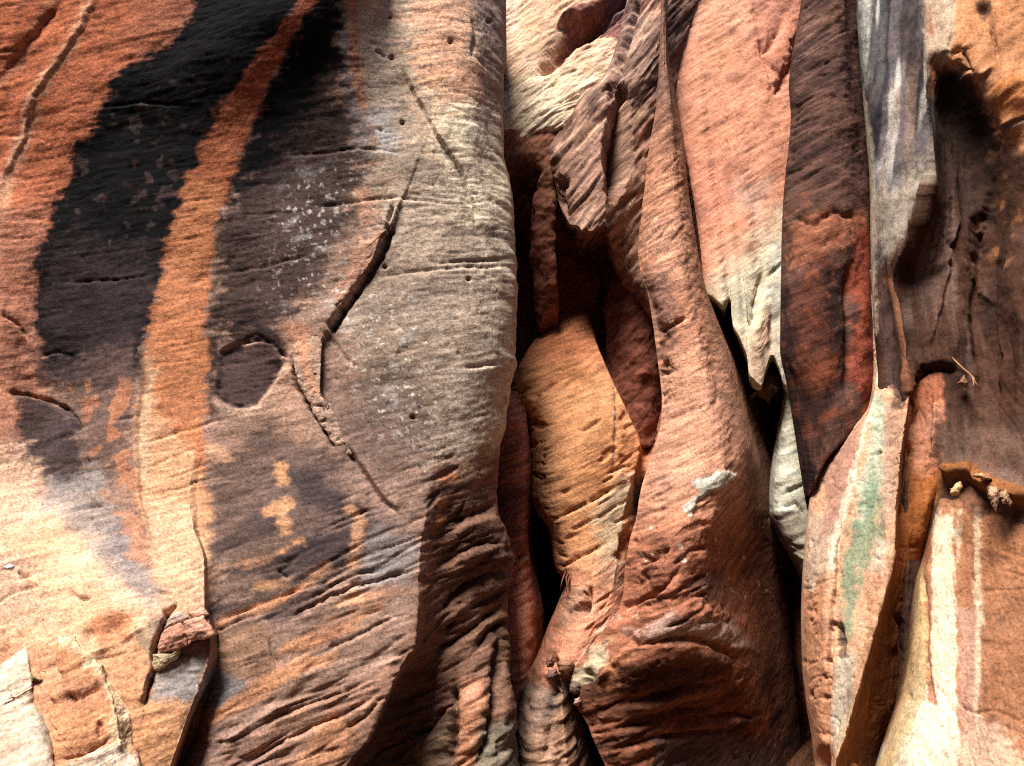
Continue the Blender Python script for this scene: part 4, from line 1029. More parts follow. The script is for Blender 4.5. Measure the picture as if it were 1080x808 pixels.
R.groove([(800, 40), (804, 60), (812, 52), (830, 20)], 5, 0.05, 0.05, 18, 4); R.groove([(842, 30), (836, 60), (826, 80), (815, 100)], 5, 0.08, 0.05, 16, 3); R.groove([(788, -10), (792, 20), (790, 45)], 5, -0.04)
R.groove([(770, 320), (765, 328), (758, 326)], 4, 0.08)
R.jag(0.05, 6, sm(270, 320, R.py))
R.fill((238, 156, 122)); R.mix((242, 174, 142), sm(60, 0, R.py) * 0.6); R.poly((214, 130, 104), [(780, -40), (850, -40), (840, 120), (800, 80)], 18, 10, 0.6)
R.poly((222, 140, 112), [(715, 160), (790, 170), (740, 240), (728, 280), (715, 240)], 20, 12, 0.7)
R.mix((228, 212, 176), sm(0, 70, (R.py - (296 - 0.95 * (R.px - 715))) + 26 * R.w1 + 14 * R.rag) * 0.95)
R.poly((184, 168, 152), [(775, 200), (815, 190), (800, 230), (770, 225)], 14, 10, 0.5); R.poly((218, 216, 200), [(812, 260), (840, 250), (832, 400), (815, 380)], 10, 8, 0.7)
R.poly((222, 164, 134), [(795, 350), (815, 320), (818, 378), (804, 400), (790, 400)], 10, 8, 0.6)
R.poly((186, 182, 160), [(766, 312), (802, 310), (796, 335), (784, 340), (770, 335)], 6, 5, 0.6)
R.vary(0.09, 34, 0.10)
tag(R.mesh('hanging_slab', M_pale), 'broad peach and cream hanging rock slab with a ragged toothed lower edge', 'rock slab')

# --- cream slab below, seen past the dark column
ribs = [
    Rib(tr(380, 838, 450, 828, 520, 822, 600, 852, 760, 880), tr(380, 13, 760, 13)),
    Rib(tr(380, 829, 430, 826, 470, 819, 510, 814, 540, 813, 565, 822, 590, 836, 610, 845, 700, 860, 760, 870), tr(380, 11.2, 760, 11.2)),
    Rib(tr(380, 833, 430, 831, 470, 825, 510, 821, 540, 821, 565, 829, 590, 842, 610, 850, 700, 866, 760, 876), tr(380, 10.85, 760, 10.8)),
    Rib(tr(380, 850, 540, 845, 760, 885), tr(380, 10.7, 760, 10.6)),
    Rib(tr(380, 900, 760, 910), tr(380, 10.8, 760, 10.7)),
]
R = loft(ribs, 384, 1000, 1.4)
R.rough(0.03, 0.02, 0.008); R.saw(28, 3.5, 0.04, 0.4); R.beds(26, 5, 0.03, 6); R.notches(26, 6, 0.06, 5, 0.3, 0.45)
R.groove([(824, 520), (840, 514), (852, 508)], 2, 0.05); R.groove([(818, 536), (838, 530), (850, 545)], 3, 0.06, 0.05, 12)
R.fill((224, 218, 192)); R.mix((142, 122, 102), sm(528, 545, R.py + 6 * R.w1) * 0.75); R.poly((210, 150, 110), [(815, 430), (824, 428), (818, 470), (812, 460)], 3, 3, 0.6); R.vary(0.12, 28, 0.14)
tag(R.mesh('rock_slab', M_pale), 'narrow cream rock slab glimpsed left of and below the dark hanging column', 'rock slab')
# brown lump under the ragged lip
b = blob([(797, 412), (806, 396), (812, 388), (820, 392), (824, 400), (822, 412), (814, 418), (812, 426), (803, 420)], 10.75, 0.9, 0.1, 0.5, 1.2); b.h += 0.05 * b.w3 + 0.06 * b.w1; b.fill((146, 98, 78)); b.vary(0.2, 30)
tag(b.mesh('rock_lump', M_red), 'small brown rock lump under the ragged edge of the peach slab', 'rock lump')

# --- dark varnished column
def colrib(xs, lip, ys, under_d=1.2):
    return Rib(xs, (ys[0] + [420, 436, 470], ys[1] + [ys[1][-1] + 0.08, ys[1][-1] + 0.5, ys[1][-1] + under_d]), py=tr(-230, -230, 0, 0, 400, min(400, lip - 14), 420, lip, 436, lip + 4, 470, lip + 12))


L8 = tr(-230, 856, 0, 848, 40, 843, 80, 838, 120, 836, 180, 838, 220, 836, 250, 833, 300, 829, 350, 827, 385, 826, 400, 832, 420, 851, 470, 853)
R8 = tr(-230, 899, 0, 901, 30, 904, 80, 908, 140, 913, 190, 917, 250, 918, 300, 919, 350, 921, 400, 923, 420, 921, 470, 917)
ribs = [
    colrib(off(L8, 10), 528, tr(-230, 12, 400, 12)),
    colrib(off(L8, 1), 528, tr(-230, 10.8, 400, 10.6)),
    colrib(L8, 526, tr(-230, 10.1, 400, 9.75)),
    colrib(tr(-230, 866, 0, 860, 100, 850, 200, 850, 300, 845, 385, 842, 420, 858, 470, 860), 514, tr(-230, 9.82, 200, 9.64, 400, 9.46)),
    colrib(tr(-230, 878, 0, 875, 200, 872, 385, 866, 420, 872, 470, 874), 484, tr(-230, 9.75, 200, 9.55, 400, 9.35)),
    colrib(tr(-230, 890, 0, 890, 200, 894, 385, 892, 420, 890, 470, 888), 465, tr(-230, 9.85, 200, 9.6, 400, 9.35)),
    colrib(off(R8, -8), 446, tr(-230, 10.0, 200, 9.8, 400, 9.5)),
    colrib(R8, 424, tr(-230, 10.15, 200, 9.95, 400, 9.7)),
    colrib(off(R8, -2), 424, tr(-230, 11.5, 400, 11.5)),
]
R = loft(ribs, -230, 470, 1.5)
R.rough(0.06, 0.04, 0.012); cu = 1 - sm(180, 230, R.py); cl = 1 - cu
R.bedding(28, -0.3); R.beds(29, 9, 0.025, 9, cu, 3.0, -0.25); R.beds(35, 7, 0.03, 3, cl, 4.0); R.pits(12, 0.03, 0.35, cl, 6); R.creases(29, 5, 0.06, 9, 0.04, cu, 41, -0.3, 0.0)
R.groove([(905, 270), (899, 330), (904, 380), (898, 420)], 8, 0.10, -0.05, 12, 4)
R.groove([(830, 230), (860, 240), (880, 225), (910, 232)], 5, 0.05, 0.03, 16, 5)
R.fill((104, 70, 60)); R.bandcol((60, 42, 40), 29, 6, 0.0, 0.4, 0.8, cu, 8, 3.0, -0.25); R.bandcol((158, 114, 98), 29, 9, 0.2, 0.5, 0.6, cu, 8, 5.0, -0.25)
R.poly((178, 106, 74), [(834, 232), (850, 222), (890, 218), (914, 228), (916, 250), (880, 262), (860, 280), (834, 285)], 10, 9, 0.85)
R.poly((92, 46, 34), [(850, 280), (880, 270), (886, 420), (870, 450), (838, 440), (830, 340)], 14, 9, 0.85)
R.poly((48, 32, 30), [(872, 285), (896, 280), (890, 360), (884, 420), (860, 480), (832, 440), (832, 400), (866, 410), (872, 350)], 12, 9, 0.85)
R.poly((46, 32, 31), [(826, 300), (836, 300), (838, 420), (850, 470), (860, 510), (850, 530), (820, 430)], 8, 6, 0.85)
R.poly((170, 76, 54), [(902, 240), (920, 240), (926, 410), (914, 430), (902, 400), (906, 330), (898, 290)], 6, 6, 0.85)
R.poly((132, 66, 40), [(846, 380), (886, 370), (880, 400), (856, 418)], 8, 9, 0.7); R.stroke((150, 74, 46), [(862, 442, 2), (880, 436, 5), (888, 430, 3)], 4, 5, 0.8); R.stroke((120, 60, 42), [(832, 432, 2), (845, 436, 5)], 4, 5, 0.7)
R.spots((140, 72, 46), 6, 0.15, 0.6, cl, 8, 0.25)
R.vary(0.2, 28, 0.18)
tag(R.mesh('rock_column', M_red), 'dark brown varnished rock column hanging down and tapering to a blunt point', 'rock column')

# ================================================================== right wall, blade and bulge
L9 = tr(-230, 899, 0, 903, 30, 905, 80, 909, 140, 914, 190, 918, 250, 919, 300, 920, 350, 922, 390, 924, 420, 922, 440, 918, 560, 912, 700, 912)
ribs = [
    Rib(off(L9, 10), tr(-230, 12, 700, 12)),
    Rib(off(L9, 1), tr(-230, 10.4, 700, 10.4)),
    Rib(L9, tr(-230, 9.7, 700, 9.6)),
    Rib(off(L9, 6), tr(-230, 9.4, 200, 9.3, 330, 9.3, 700, 9.3)),
    Rib(tr(-230, 925, 0, 928, 140, 936, 250, 932, 330, 936, 390, 942, 430, 942, 700, 940), tr(-230, 9.2, 0, 9.15, 150, 9.0, 260, 9.1, 330, 9.25, 420, 9.2, 700, 9.3)),
    Rib(tr(-230, 950, 0, 952, 140, 960, 230, 950, 280, 936, 300, 938, 330, 946, 360, 953, 390, 957, 430, 957, 700, 957), tr(-230, 9.0, 0, 8.9, 150, 8.75, 230, 8.85, 300, 9.0, 360, 8.85, 420, 8.75, 700, 9.1)),
    Rib(tr(-230, 968, 0, 970, 60, 972, 110, 978, 150, 984, 180, 982, 230, 972, 300, 960, 400, 968, 700, 972), tr(-230, 8.8, 0, 8.6, 150, 8.42, 230, 8.6, 300, 8.95, 400, 8.95, 500, 9.0, 700, 9.2), True),
    Rib(tr(-230, 1000, 0, 996, 60, 994, 110, 992, 150, 998, 230, 1000, 400, 996, 700, 1000), tr(-230, 8.6, 0, 8.45, 50, 8.4, 75, 8.6, 120, 8.85, 200, 8.9, 300, 8.9, 400, 8.75, 500, 8.7, 700, 9.0)),
    Rib(tr(-230, 1030, 0, 1026, 90, 1024, 230, 1036, 400, 1034, 700, 1030), tr(-230, 8.4, 0, 8.25, 70, 8.2, 100, 8.45, 160, 8.8, 300, 8.75, 400, 8.6, 500, 8.5, 700, 8.8)),
    Rib(tr(-230, 1066, 0, 1060, 230, 1066, 700, 1066), tr(-230, 8.2, 0, 8.0, 90, 8.05, 160, 8.3, 230, 8.4, 300, 8.4, 400, 8.35, 480, 8.2, 700, 8.6)),
    Rib(tr(-230, 1110, 700, 1110), tr(-230, 7.9, 0, 7.7, 200, 7.9, 300, 8.1, 480, 7.9, 700, 8.3)),
    Rib(tr(-230, 1420, 700, 1420), tr(-230, 6.6, 300, 6.8, 700, 6.9)),
]
R = loft(ribs, -230, 1000, 1.6)
R.rough(0.06, 0.03, 0.008)
R.bedding(82, 0.1); g9 = R.region([(895, -230), (972, -230), (984, 160), (960, 235), (920, 285), (910, 200)], 5, 3)
R.beds(76, 9, 0.03, 8, g9, 2.0, 0.1); R.creases(82, 6, 0.03, 8, 0.05, None, 43, 0.1, 0.1); R.beds(84, 3, 0.06, 6, 1 - g9, 3.0, 0.1); R.beds(84, 9, 0.015, 6, 1 - g9, 13.0, 0.1)
top9 = R.region([(974, -230), (1200, -230), (1200, 160), (1070, 160), (1040, 120), (1024, 90), (1000, 72), (990, 76), (982, 100)], 8, 6)
R.beds(40, 6, 0.05, 5, top9, 5.0); R.notches(38, 7, 0.04, 4, 0.25, 0.45, top9, 6.0)
R.groove([(1002, 62), (1012, 52), (1016, 64), (1018, 74), (1008, 66)], 4, 0.06, 0.04, 10, 2); R.groove([(1006, 28), (1001, 46), (998, 60)], 1.6, 0.04); R.groove([(1046, 24), (1049, 44), (1053, 62)], 1.8, 0.06)
R.groove([(1030, 82), (1040, 74), (1050, 70)], 3, -0.05); R.bump(1036, 12, 7, 6, -0.1)
R.groove([(996, 502), (1008, 498), (1020, 498), (1042, 507), (1062, 514), (1090, 528)], 10, -0.22, 0.0, 20, 4)
R.groove([(957, 428), (962, 404), (974, 390), (992, 386), (1010, 390)], 3, 0.05, -0.07, 18, 2); R.groove([(968, 440), (964, 500), (956, 560)], 6, 0.14, 0.0, 10, 2); R.groove([(988, 400), (990, 470), (975, 530)], 4, -0.05, 0.03, 14, 2)
R.groove([(1035, 190), (1016, 320), (992, 390)], 26, -0.13, 0.0, 20, 6)
R.groove([(962, 260), (962, 330), (975, 390)], 20, 0.12, 0.0, 20, 6)
R.groove([(1056, 300), (1050, 400), (1054, 480)], 22, 0.13, 0.0, 20, 6)
R.groove([(1080, 200), (1078, 330), (1084, 430)], 18, -0.12, 0.0, 20, 6)
R.groove([(984, 160), (966, 230), (945, 275)], 10, -0.05, -0.04, 40, 4); R.groove([(1044, 200), (1030, 260), (1024, 330), (1030, 400)], 14, 0.10, 0.05, 40, 8); R.groove([(1000, 150), (1004, 240), (990, 330), (984, 380)], 12, -0.07, 0.04, 40, 8); R.groove([(1062, 260), (1050, 340), (1052, 430)], 12, -0.07, -0.04, 36, 8)
R.groove([(986, 250), (1000, 270), (1002, 290)], 3, 0.05, 0.03, 12, 4); R.groove([(1035, 222), (1028, 240), (1030, 262), (1022, 280)], 5, 0.08, 0.05, 14, 3); R.groove([(1010, 270), (1030, 300), (1050, 320)], 5, -0.05, 0.02, 20, 5)
R.bump(1070, 90, 26, 22, 0.12); R.bump(1068, 130, 10, 12, 0.1)
R.fill((84, 53, 40)); R.mix((124, 92, 78), sm(420, 470, R.py) * 0.6); R.bandcol((122, 96, 84), 84, 5, 0.1, 0.5, 0.6, sm(230, 270, R.py), 7, 23.0, 0.1); R.bandcol((50, 34, 30), 80, 3, 0.1, 0.5, 0.6, None, 5, 29.0, 0.1)  # dark base holds varnish and some painted shade
R.bandcol((140, 108, 96), 86, 7, 0.1, 0.4, 0.6, R.region([(985, 190), (1040, 210), (1045, 330), (1010, 380), (950, 300)], 30, 14), 18, 51.0, 0.1)
R.mix((110, 100, 100), g9); R.bandcol((200, 192, 180), 79, 8, 0.0, 0.2, 0.95, g9, 24, 3.0, 0.1); R.bandcol((48, 44, 52), 82, 7, 0.05, 0.2, 0.85, g9, 24, 8.0, 0.1); R.bandcol((150, 120, 104), 80, 12, 0.1, 0.3, 0.6, g9, 24, 18.0, 0.1)
R.poly((196, 178, 156), [(922, 210), (970, 175), (984, 150), (980, 190), (955, 240), (925, 280)], 12, 8, 0.6); R.poly((84, 70, 70), [(938, -100), (970, -100), (974, 90), (955, 60)], 10, 8, 0.7)
R.poly((206, 204, 190), [(902, -60), (918, -60), (914, 36), (908, 40)], 5, 4, 0.8)
R.stroke((226, 200, 170), [(910, 90, 1), (916, 150, 2.5), (920, 200, 3), (921, 260, 3), (920, 300, 2.5), (924, 350, 2)], 3, 1, 0.85)
R.mix((222, 146, 96), top9 * 0.95); R.poly((206, 182, 156), [(976, -60), (1012, -60), (1004, 60), (994, 80), (984, 60)], 8, 7, 0.8); R.bandcol((116, 92, 82), 36, 4, 0.12, 0.4, 0.8, top9, 5, 7.0)
R.poly((60, 48, 44), [(1030, 6), (1044, 6), (1046, 18), (1036, 22)], 4, 4, 0.8); R.poly((220, 132, 70), [(1048, 95), (1075, 80), (1095, 80), (1095, 120), (1068, 125), (1062, 150), (1054, 140)], 6, 6, 0.85)
R.poly((58, 42, 36), [(988, 85), (1008, 72), (1030, 90), (1046, 120), (1054, 160), (1045, 230), (1000, 240), (985, 180)], 10, 6, 0.7)  # shadow wedge below the bright top, painted into the wall
R.poly((150, 92, 62), [(930, 292), (937, 290), (947, 325), (955, 355), (959, 400), (958, 430), (952, 390), (944, 350)], 3, 1, 0.8); R.poly((86, 62, 58), [(928, 300), (938, 310), (950, 360), (954, 430), (944, 430), (934, 380)], 5, 3, 0.7)
R.poly((196, 112, 76), [(958, 420), (972, 395), (992, 395), (992, 480), (970, 540), (955, 560), (955, 480)], 8, 5, 0.9); R.poly((206, 140, 110), [(976, 430), (991, 425), (990, 480), (968, 530), (966, 490)], 6, 4, 0.8)
ARC = [(980, 528), (988, 510), (1000, 499), (1020, 498), (1042, 507), (1062, 514), (1090, 528)]
R.stroke((158, 94, 48), [(x, y, 9) for x, y in ARC], 4, 5, 0.9)
R.spots((188, 120, 76), 3.5, 0.1, 0.8, sm(1030, 1055, R.px) * (1 - sm(260, 330, R.py)) * sm(130, 180, R.py), 15, 0.3)
R.vary(0.22, 82, 0.10, 0.6)
tag(R.mesh('rock_wall', M_drape), 'dark brown draped rock wall on the right with a silvery grey streaked edge', 'rock wall')
RW = R
# --- blade
L11 = tr(285, 918, 390, 920, 430, 914, 450, 892, 480, 870, 500, 858, 545, 853, 590, 849, 620, 847, 650, 846, 700, 847, 740, 851, 780, 857, 808, 859, 1000, 868)
ribs = [
    Rib(off(L11, 6), tr(285, 11.6, 1000, 11.6)),
    Rib(off(L11, 1), tr(285, 10.3, 1000, 10.0)),
    Rib(L11, tr(285, 9.75, 400, 9.7, 500, 9.75, 600, 9.5, 1000, 9.4)),
    Rib(blend(L11, tr(285, 920, 390, 924, 415, 922, 440, 915, 470, 906, 510, 898, 550, 888, 600, 876, 660, 868, 720, 868, 808, 874, 1000, 880), 0.5), tr(285, 9.8, 400, 9.55, 450, 9.42, 500, 9.35, 600, 9.1, 1000, 9.0)),
    Rib(tr(285, 921, 390, 925, 415, 922, 440, 915, 470, 906, 510, 898, 550, 888, 600, 876, 660, 870, 720, 871, 808, 874, 1000, 880), tr(285, 9.75, 400, 9.42, 430, 9.18, 460, 9.05, 500, 8.95, 600, 8.85, 1000, 8.8), True),
    Rib(tr(285, 926, 340, 936, 390, 941, 450, 931, 500, 924, 560, 914, 640, 900, 700, 893, 760, 885, 808, 877, 1000, 884), tr(285, 9.7, 390, 9.34, 420, 9.08, 450, 8.95, 500, 8.8, 600, 8.72, 700, 8.65, 1000, 8.6)),
    Rib(tr(285, 931, 310, 937, 340, 947, 365, 954, 390, 957, 420, 958, 450, 954, 480, 950, 540, 945, 580, 942, 610, 937, 650, 926, 690, 915, 735, 903, 780, 890, 808, 881, 1000, 886), tr(285, 9.5, 380, 9.0, 405, 8.82, 430, 8.63, 480, 8.5, 600, 8.48, 700, 8.45, 808, 8.45, 1000, 8.4), True),
    Rib(tr(285, 934, 310, 941, 340, 952, 365, 960, 390, 962, 450, 960, 480, 957, 540, 953, 580, 950, 610, 944, 650, 936, 700, 926, 750, 914, 808, 895, 1000, 900), tr(285, 9.6, 390, 9.1, 430, 8.9, 480, 8.85, 600, 8.85, 700, 8.85, 808, 8.85, 1000, 8.8)),
    Rib(tr(285, 938, 310, 945, 340, 957, 390, 972, 420, 980, 450, 984, 480, 986, 505, 988, 530, 982, 555, 976, 580, 972, 610, 963, 650, 955, 700, 950, 750, 940, 808, 920, 1000, 912), tr(285, 9.6, 390, 9.3, 430, 9.0, 480, 8.85, 530, 8.8, 560, 8.88, 600, 9.1, 700, 9.2, 808, 9.2, 1000, 9.0)),
    Rib(tr(285, 950, 390, 984, 450, 994, 505, 998, 555, 984, 580, 980, 610, 972, 700, 966, 808, 945, 1000, 940), tr(285, 10.2, 390, 9.8, 450, 9.3, 505, 9.1, 555, 9.2, 600, 10.0, 1000, 10.2)),
]
R = loft(ribs, 285, 1000, 1.4); R.bedding(84, 0.1)
R.rough(0.035, 0.02, 0.008)
R.beds(86, 6, 0.025, 6, None, 2.0, 0.1); R.beds(10, 9, 0.015, 4, None, 3.0); R.creases(84, 5, 0.03, 7, 0.04, None, 45, 0.15, 0.1); R.creases(10, 6, 0.03, 4, 0.04, None, 46, 0.15); R.pits(10, 0.03, 0.35, None, 4)
R.groove([(885, 545), (884, 600), (877, 650), (875, 700), (872, 750), (871, 808)], 2, 0.05, 0.02, 10, 2); R.groove([(918, 480), (926, 478), (930, 476)], 1.5, 0.06, 0.02, 8)
R.groove([(884, 655), (888, 672), (889, 690)], 3.5, 0.10, 0, 10, 1)
for (x, y) in ((871, 735), (857, 733), (869, 715), (848, 698), (873, 697), (880, 658)):
    R.bump(x, y, 2, 2.5, -0.06)
R.bump(866, 806, 8, 11, -0.5)
R.groove([(962, 470), (958, 490), (954, 520), (950, 550)], 4, 0.12, 0, 10, 2); R.groove([(944, 645), (950, 670), (942, 690)], 4, 0.08, 0.06, 12, 2)
R.fill((218, 162, 124)); R.poly((212, 138, 96), [(846, 620), (868, 610), (872, 700), (880, 830), (845, 830)], 8, 5, 0.8); R.poly((200, 176, 150), [(850, 540), (884, 540), (876, 600), (850, 625)], 8, 5, 0.6)
R.poly((186, 132, 112), [(870, 480), (910, 440), (904, 480), (890, 540), (868, 570)], 6, 4, 0.8)
R.poly((88, 62, 56), [(922, 280), (934, 290), (952, 350), (958, 420), (952, 436), (940, 430), (930, 370)], 5, 3, 0.9); R.stroke((160, 98, 62), [(933, 292, 1), (947, 340, 1.5), (957, 390, 2), (957, 430, 2)], 2, 1, 0.8)
R.stroke((214, 200, 176), [(919, 285, 2), (922, 350, 2), (926, 400, 2)], 2, 2, 0.8)
R.stroke((234, 206, 176), [(922, 420, 1.5), (914, 445, 2.5), (904, 480, 3), (896, 515, 4), (886, 555, 5), (878, 600, 3)], 3, 1, 0.9)
R.poly((172, 192, 164), [(922, 415), (936, 430), (930, 500), (916, 560), (900, 560), (912, 480)], 8, 5, 0.8)
R.poly((118, 142, 112), [(920, 500), (936, 560), (925, 590), (905, 640), (898, 680), (884, 660), (888, 600), (900, 560), (912, 520)], 10, 9, 0.85); R.poly((196, 186, 168), [(926, 560), (944, 570), (934, 610), (920, 600)], 8, 6, 0.7)
R.poly((224, 156, 122), [(908, 600), (932, 605), (915, 660), (898, 690), (900, 640)], 8, 6, 0.75); R.poly((192, 186, 164), [(880, 700), (905, 690), (890, 770), (880, 790)], 6, 5, 0.7)
R.poly((190, 150, 130), [(936, 430), (952, 440), (948, 520), (940, 560), (930, 520)], 8, 6, 0.6)
R.mix((176, 96, 46), sm(-2, 2.0, R.px - pchip(*ribs[6].px, R.py) - 1) * 0.95)  # orange side beyond the ridge, painted dark as its shaded face
R.poly((202, 132, 100), [(966, 410), (992, 410), (994, 470), (978, 510), (964, 500), (962, 450)], 6, 4, 0.85)
R.poly((186, 104, 48), [(950, 560), (962, 520), (980, 500), (1000, 495), (996, 540), (975, 590), (955, 615)], 6, 4, 0.9)
R.poly((110, 66, 40), [(920, 650), (965, 600), (975, 640), (950, 750), (925, 815), (885, 815), (900, 750)], 20, 8, 0.6)  # deeper shade painted low on the right side
R.poly((68, 58, 50), [(884, 650), (891, 668), (890, 692), (885, 690)], 3, 2, 0.8)
R.vary(0.16, 80, 0.08, 0.5)
tag(R.mesh('sandstone_spur', M_drape), 'upright pointed spur of rock with a green-stained pink face and a shade-painted orange right side', 'rock spur')

# --- white streaked bulge
L12 = tr(480, 990, 540, 984, 575, 977, 590, 974, 610, 968, 650, 962, 700, 957, 735, 950, 765, 940, 795, 930, 808, 926, 1000, 880)
ribs = [
    Rib(off(L12, 8), tr(480, 10.6, 1000, 10.6)),
    Rib(L12, tr(480, 9.3, 540, 9.0, 1000, 8.7)),
    Rib(off(L12, 6), tr(480, 9.2, 530, 8.75, 600, 8.65, 1000, 8.4)),
    Rib(off(L12, 26), tr(480, 9.1, 520, 8.62, 600, 8.45, 700, 8.3, 808, 8.05, 1000, 7.6)),
    Rib(tr(480, 1020, 1000, 985), tr(480, 9.0, 515, 8.55, 600, 8.36, 700, 8.15, 808, 7.8, 1000, 7.3)),
    Rib(tr(480, 1055, 1000, 1050), tr(480, 8.9, 520, 8.4, 600, 8.25, 700, 8.05, 808, 7.75, 1000, 7.2)),
    Rib(tr(480, 1120, 1000, 1120), tr(480, 8.6, 520, 8.0, 700, 7.75, 808, 7.5, 1000, 7.0)),
    Rib(tr(480, 1420, 1000, 1420), tr(480, 7.2, 1000, 5.8)),
]
R = loft(ribs, 484, 1000, 1.5)
R.rough(0.04, 0.02, 0.008); rr = sm(1010, 1050, R.px)
R.bedding(86, 0.1); R.beds(-8, 9, 0.02, 4, rr, 2.0); R.creases(-10, 6, 0.03, 4, 0.05, rr, 47, 0.05); R.notches(-12, 8, 0.025, 4, 0.25, 0.45, rr, 3.0); R.beds(88, 6, 0.02, 8, None, 4.0, 0.1); R.pits(14, 0.012, 0.35, None, 5)
R.groove([(972, 590), (976, 640), (977, 690), (980, 720), (984, 742)], 2, 0.03, 0.015, 8, 1); R.groove([(1010, 740), (1030, 752), (1050, 748), (1080, 762)], 2, 0.04, 0.03, 12, 4); R.groove([(960, 730), (958, 742)], 2.5, 0.03)
R.fill((180, 120, 84)); R.poly((164, 104, 70), [(1010, 500), (1200, 500), (1200, 830), (1040, 830), (1030, 700)], 16, 10, 0.7)
R.bandcol((120, 82, 66), -6, 4, 0.15, 0.5, 0.5, rr, 4, 3.0)
R.poly((226, 206, 172), [(984, 540), (1005, 545), (1008, 640), (1010, 700), (1012, 830), (900, 830), (950, 760), (975, 700), (980, 600)], 4, 2, 0.95)
R.poly((210, 172, 118), [(972, 585), (977, 600), (980, 720), (960, 770), (935, 812), (925, 812), (955, 720), (960, 640)], 5, 2, 0.85)
R.poly((166, 96, 66), [(976, 560), (984, 560), (981, 640), (983, 700), (988, 742), (980, 740), (977, 690)], 2, 1.5, 0.85)
for x, w, y1, kk in ((990, 1.5, 620, 0.8), (1003, 1.2, 600, 0.6), (1011, 2.5, 590, 0.7), (1031, 4, 780, 0.65), (1014, 1.5, 575, 0.7), (1062, 3, 560, 0.4)):
    R.stroke((232, 208, 172), [(x, 538, w * 0.7), (x + 1, (538 + y1) / 2, w), (x, y1, w * 0.5)], 4.0, 3.0, kk)
R.poly((104, 64, 54), [(1008, 512), (1048, 505), (1046, 545), (1020, 548)], 6, 4, 0.75); R.poly((196, 150, 130), [(1010, 640), (1028, 640), (1028, 760), (1012, 760)], 4, 3, 0.6)  # first patch: shadow under the ledge painted onto the bulge
R.poly((226, 190, 160), [(1012, 760), (1060, 760), (1090, 830), (1010, 830)], 16, 10, 0.6)
R.vary(0.16, 84, 0.08, 0.45)
tag(R.mesh('rock_bulge', M_drape), 'rounded rock bulge with broad white mineral streaks in the lower right corner', 'rock bulge')
bul = R
# ------------------------------------------------------------------ small debris
def wp(x, y, Y, r):
    p = world(np.array(x, float), np.array(y, float), np.array(Y, float))
    return (float(p[0]), float(p[1]), float(p[2]), r)


bark = sandstone('dry_wood', 0, 0.3, 0.1, 0.6)
tag(tube_mesh('twig', [[wp(1004, 377, 8.62, .006), wp(1008, 381, 8.5, .009), wp(1014, 387, 8.42, .010), wp(1022, 394, 8.38, .011), wp(1027, 399, 8.36, .010), wp(1028, 403, 8.35, .010), wp(1034, 410, 8.34, .006)],
                      [wp(1026, 398, 8.36, .008), wp(1027, 405, 8.35, .007), wp(1026, 409, 8.35, .004)]], bark, (186, 130, 92)), 'bent brown twig caught on the dark right wall', 'twig')
tag(tube_mesh('root_tuft', [[wp(597 + 3 * i, 602 + i % 3, 10.2, .012), wp(594 + 3.2 * i, 609, 10.05, .010), wp(592 + 3 * i + (i % 2) * 3, 616 + (i * 7) % 5, 10.02, .007), wp(591 + 3 * i, 622 + (i * 5) % 7, 10.05, .003)] for i in range(5)], bark, (150, 92, 70)),
    'little tuft of brown roots hanging at the left edge of the orange buttress', 'roots')
leafm = sandstone('dead_leaf', 80, 0.3, 0.3, 0.5)
for k, (outl, c, lab) in enumerate((
        ([(1044, 512), (1052, 514), (1055, 520), (1053, 530), (1050, 541), (1047, 534), (1043, 526)], (196, 158, 120), 'dry tan leaf hanging from the mud ledge, pointed one on the left'),
        ([(1055, 519), (1061, 516), (1065, 522), (1068, 530), (1066, 535), (1064, 531), (1058, 532), (1054, 526)], (184, 144, 106), 'dry tan leaf hanging from the mud ledge, ragged one on the right'),
        ([(1004, 514), (1012, 508), (1016, 514), (1012, 521), (1006, 523), (1002, 520)], (206, 160, 110), 'curled dry leaf stuck under the arched mud ledge'),
        ([(1028, 500), (1036, 499), (1046, 506), (1042, 507), (1034, 505)], (206, 152, 104), 'narrow dry leaf lying along the mud ledge top'),
        ([(1012, 402), (1017, 396), (1021, 401), (1019, 408), (1013, 407)], (176, 124, 88), 'small crumpled dry leaf under the bent twig'))):
    b = blob(outl, (8.0 if k < 2 else 8.12) if k < 4 else 8.5, 0.04, 0.05, 0.5, 0.6); b.h += 0.025 * b.w3; b.fill(c); b.vary(0.2, 80)
    tag(b.mesh('dry_leaf', leafm, None, 0.005), lab, 'leaf', 'dead leaves on the right wall')
for outl, Yv, c, lab in (
        ([(588, 700), (594, 694), (602, 694), (606, 700), (604, 708), (596, 712), (589, 708)], 9.28, (190, 136, 104), 'rounded tan stone jammed in the crack foot, biggest of the wedged stones'),
        ([(576, 694), (582, 690), (586, 696), (583, 704), (577, 704)], 9.45, (168, 116, 92), 'small brown stone jammed at the left of the big tan stone'),
        ([(578, 708), (586, 706), (590, 713), (584, 719), (577, 716)], 9.42, (134, 98, 84), 'small dark stone jammed below the big tan stone'),
        ([(600, 722), (606, 718), (613, 722), (614, 730), (607, 734), (601, 730)], 9.2, (120, 100, 92), 'grey stone wedged at the top of the black triangular crack'),
        ([(606, 737), (612, 735), (614, 740), (609, 745), (605, 743)], 9.2, (206, 160, 128), 'tiny pale stone below the grey stone in the triangular crack')):
    b = blob(outl, Yv, 0.14, 0.06, 0.7, 0.7); b.h += 0.012 * b.w3 + 0.02 * b.w1; b.fill(c); b.vary(0.18, 10)
    tag(b.mesh('wedged_stone', M_red, None, 0.01), lab, 'stone', 'stones jammed in the crack')

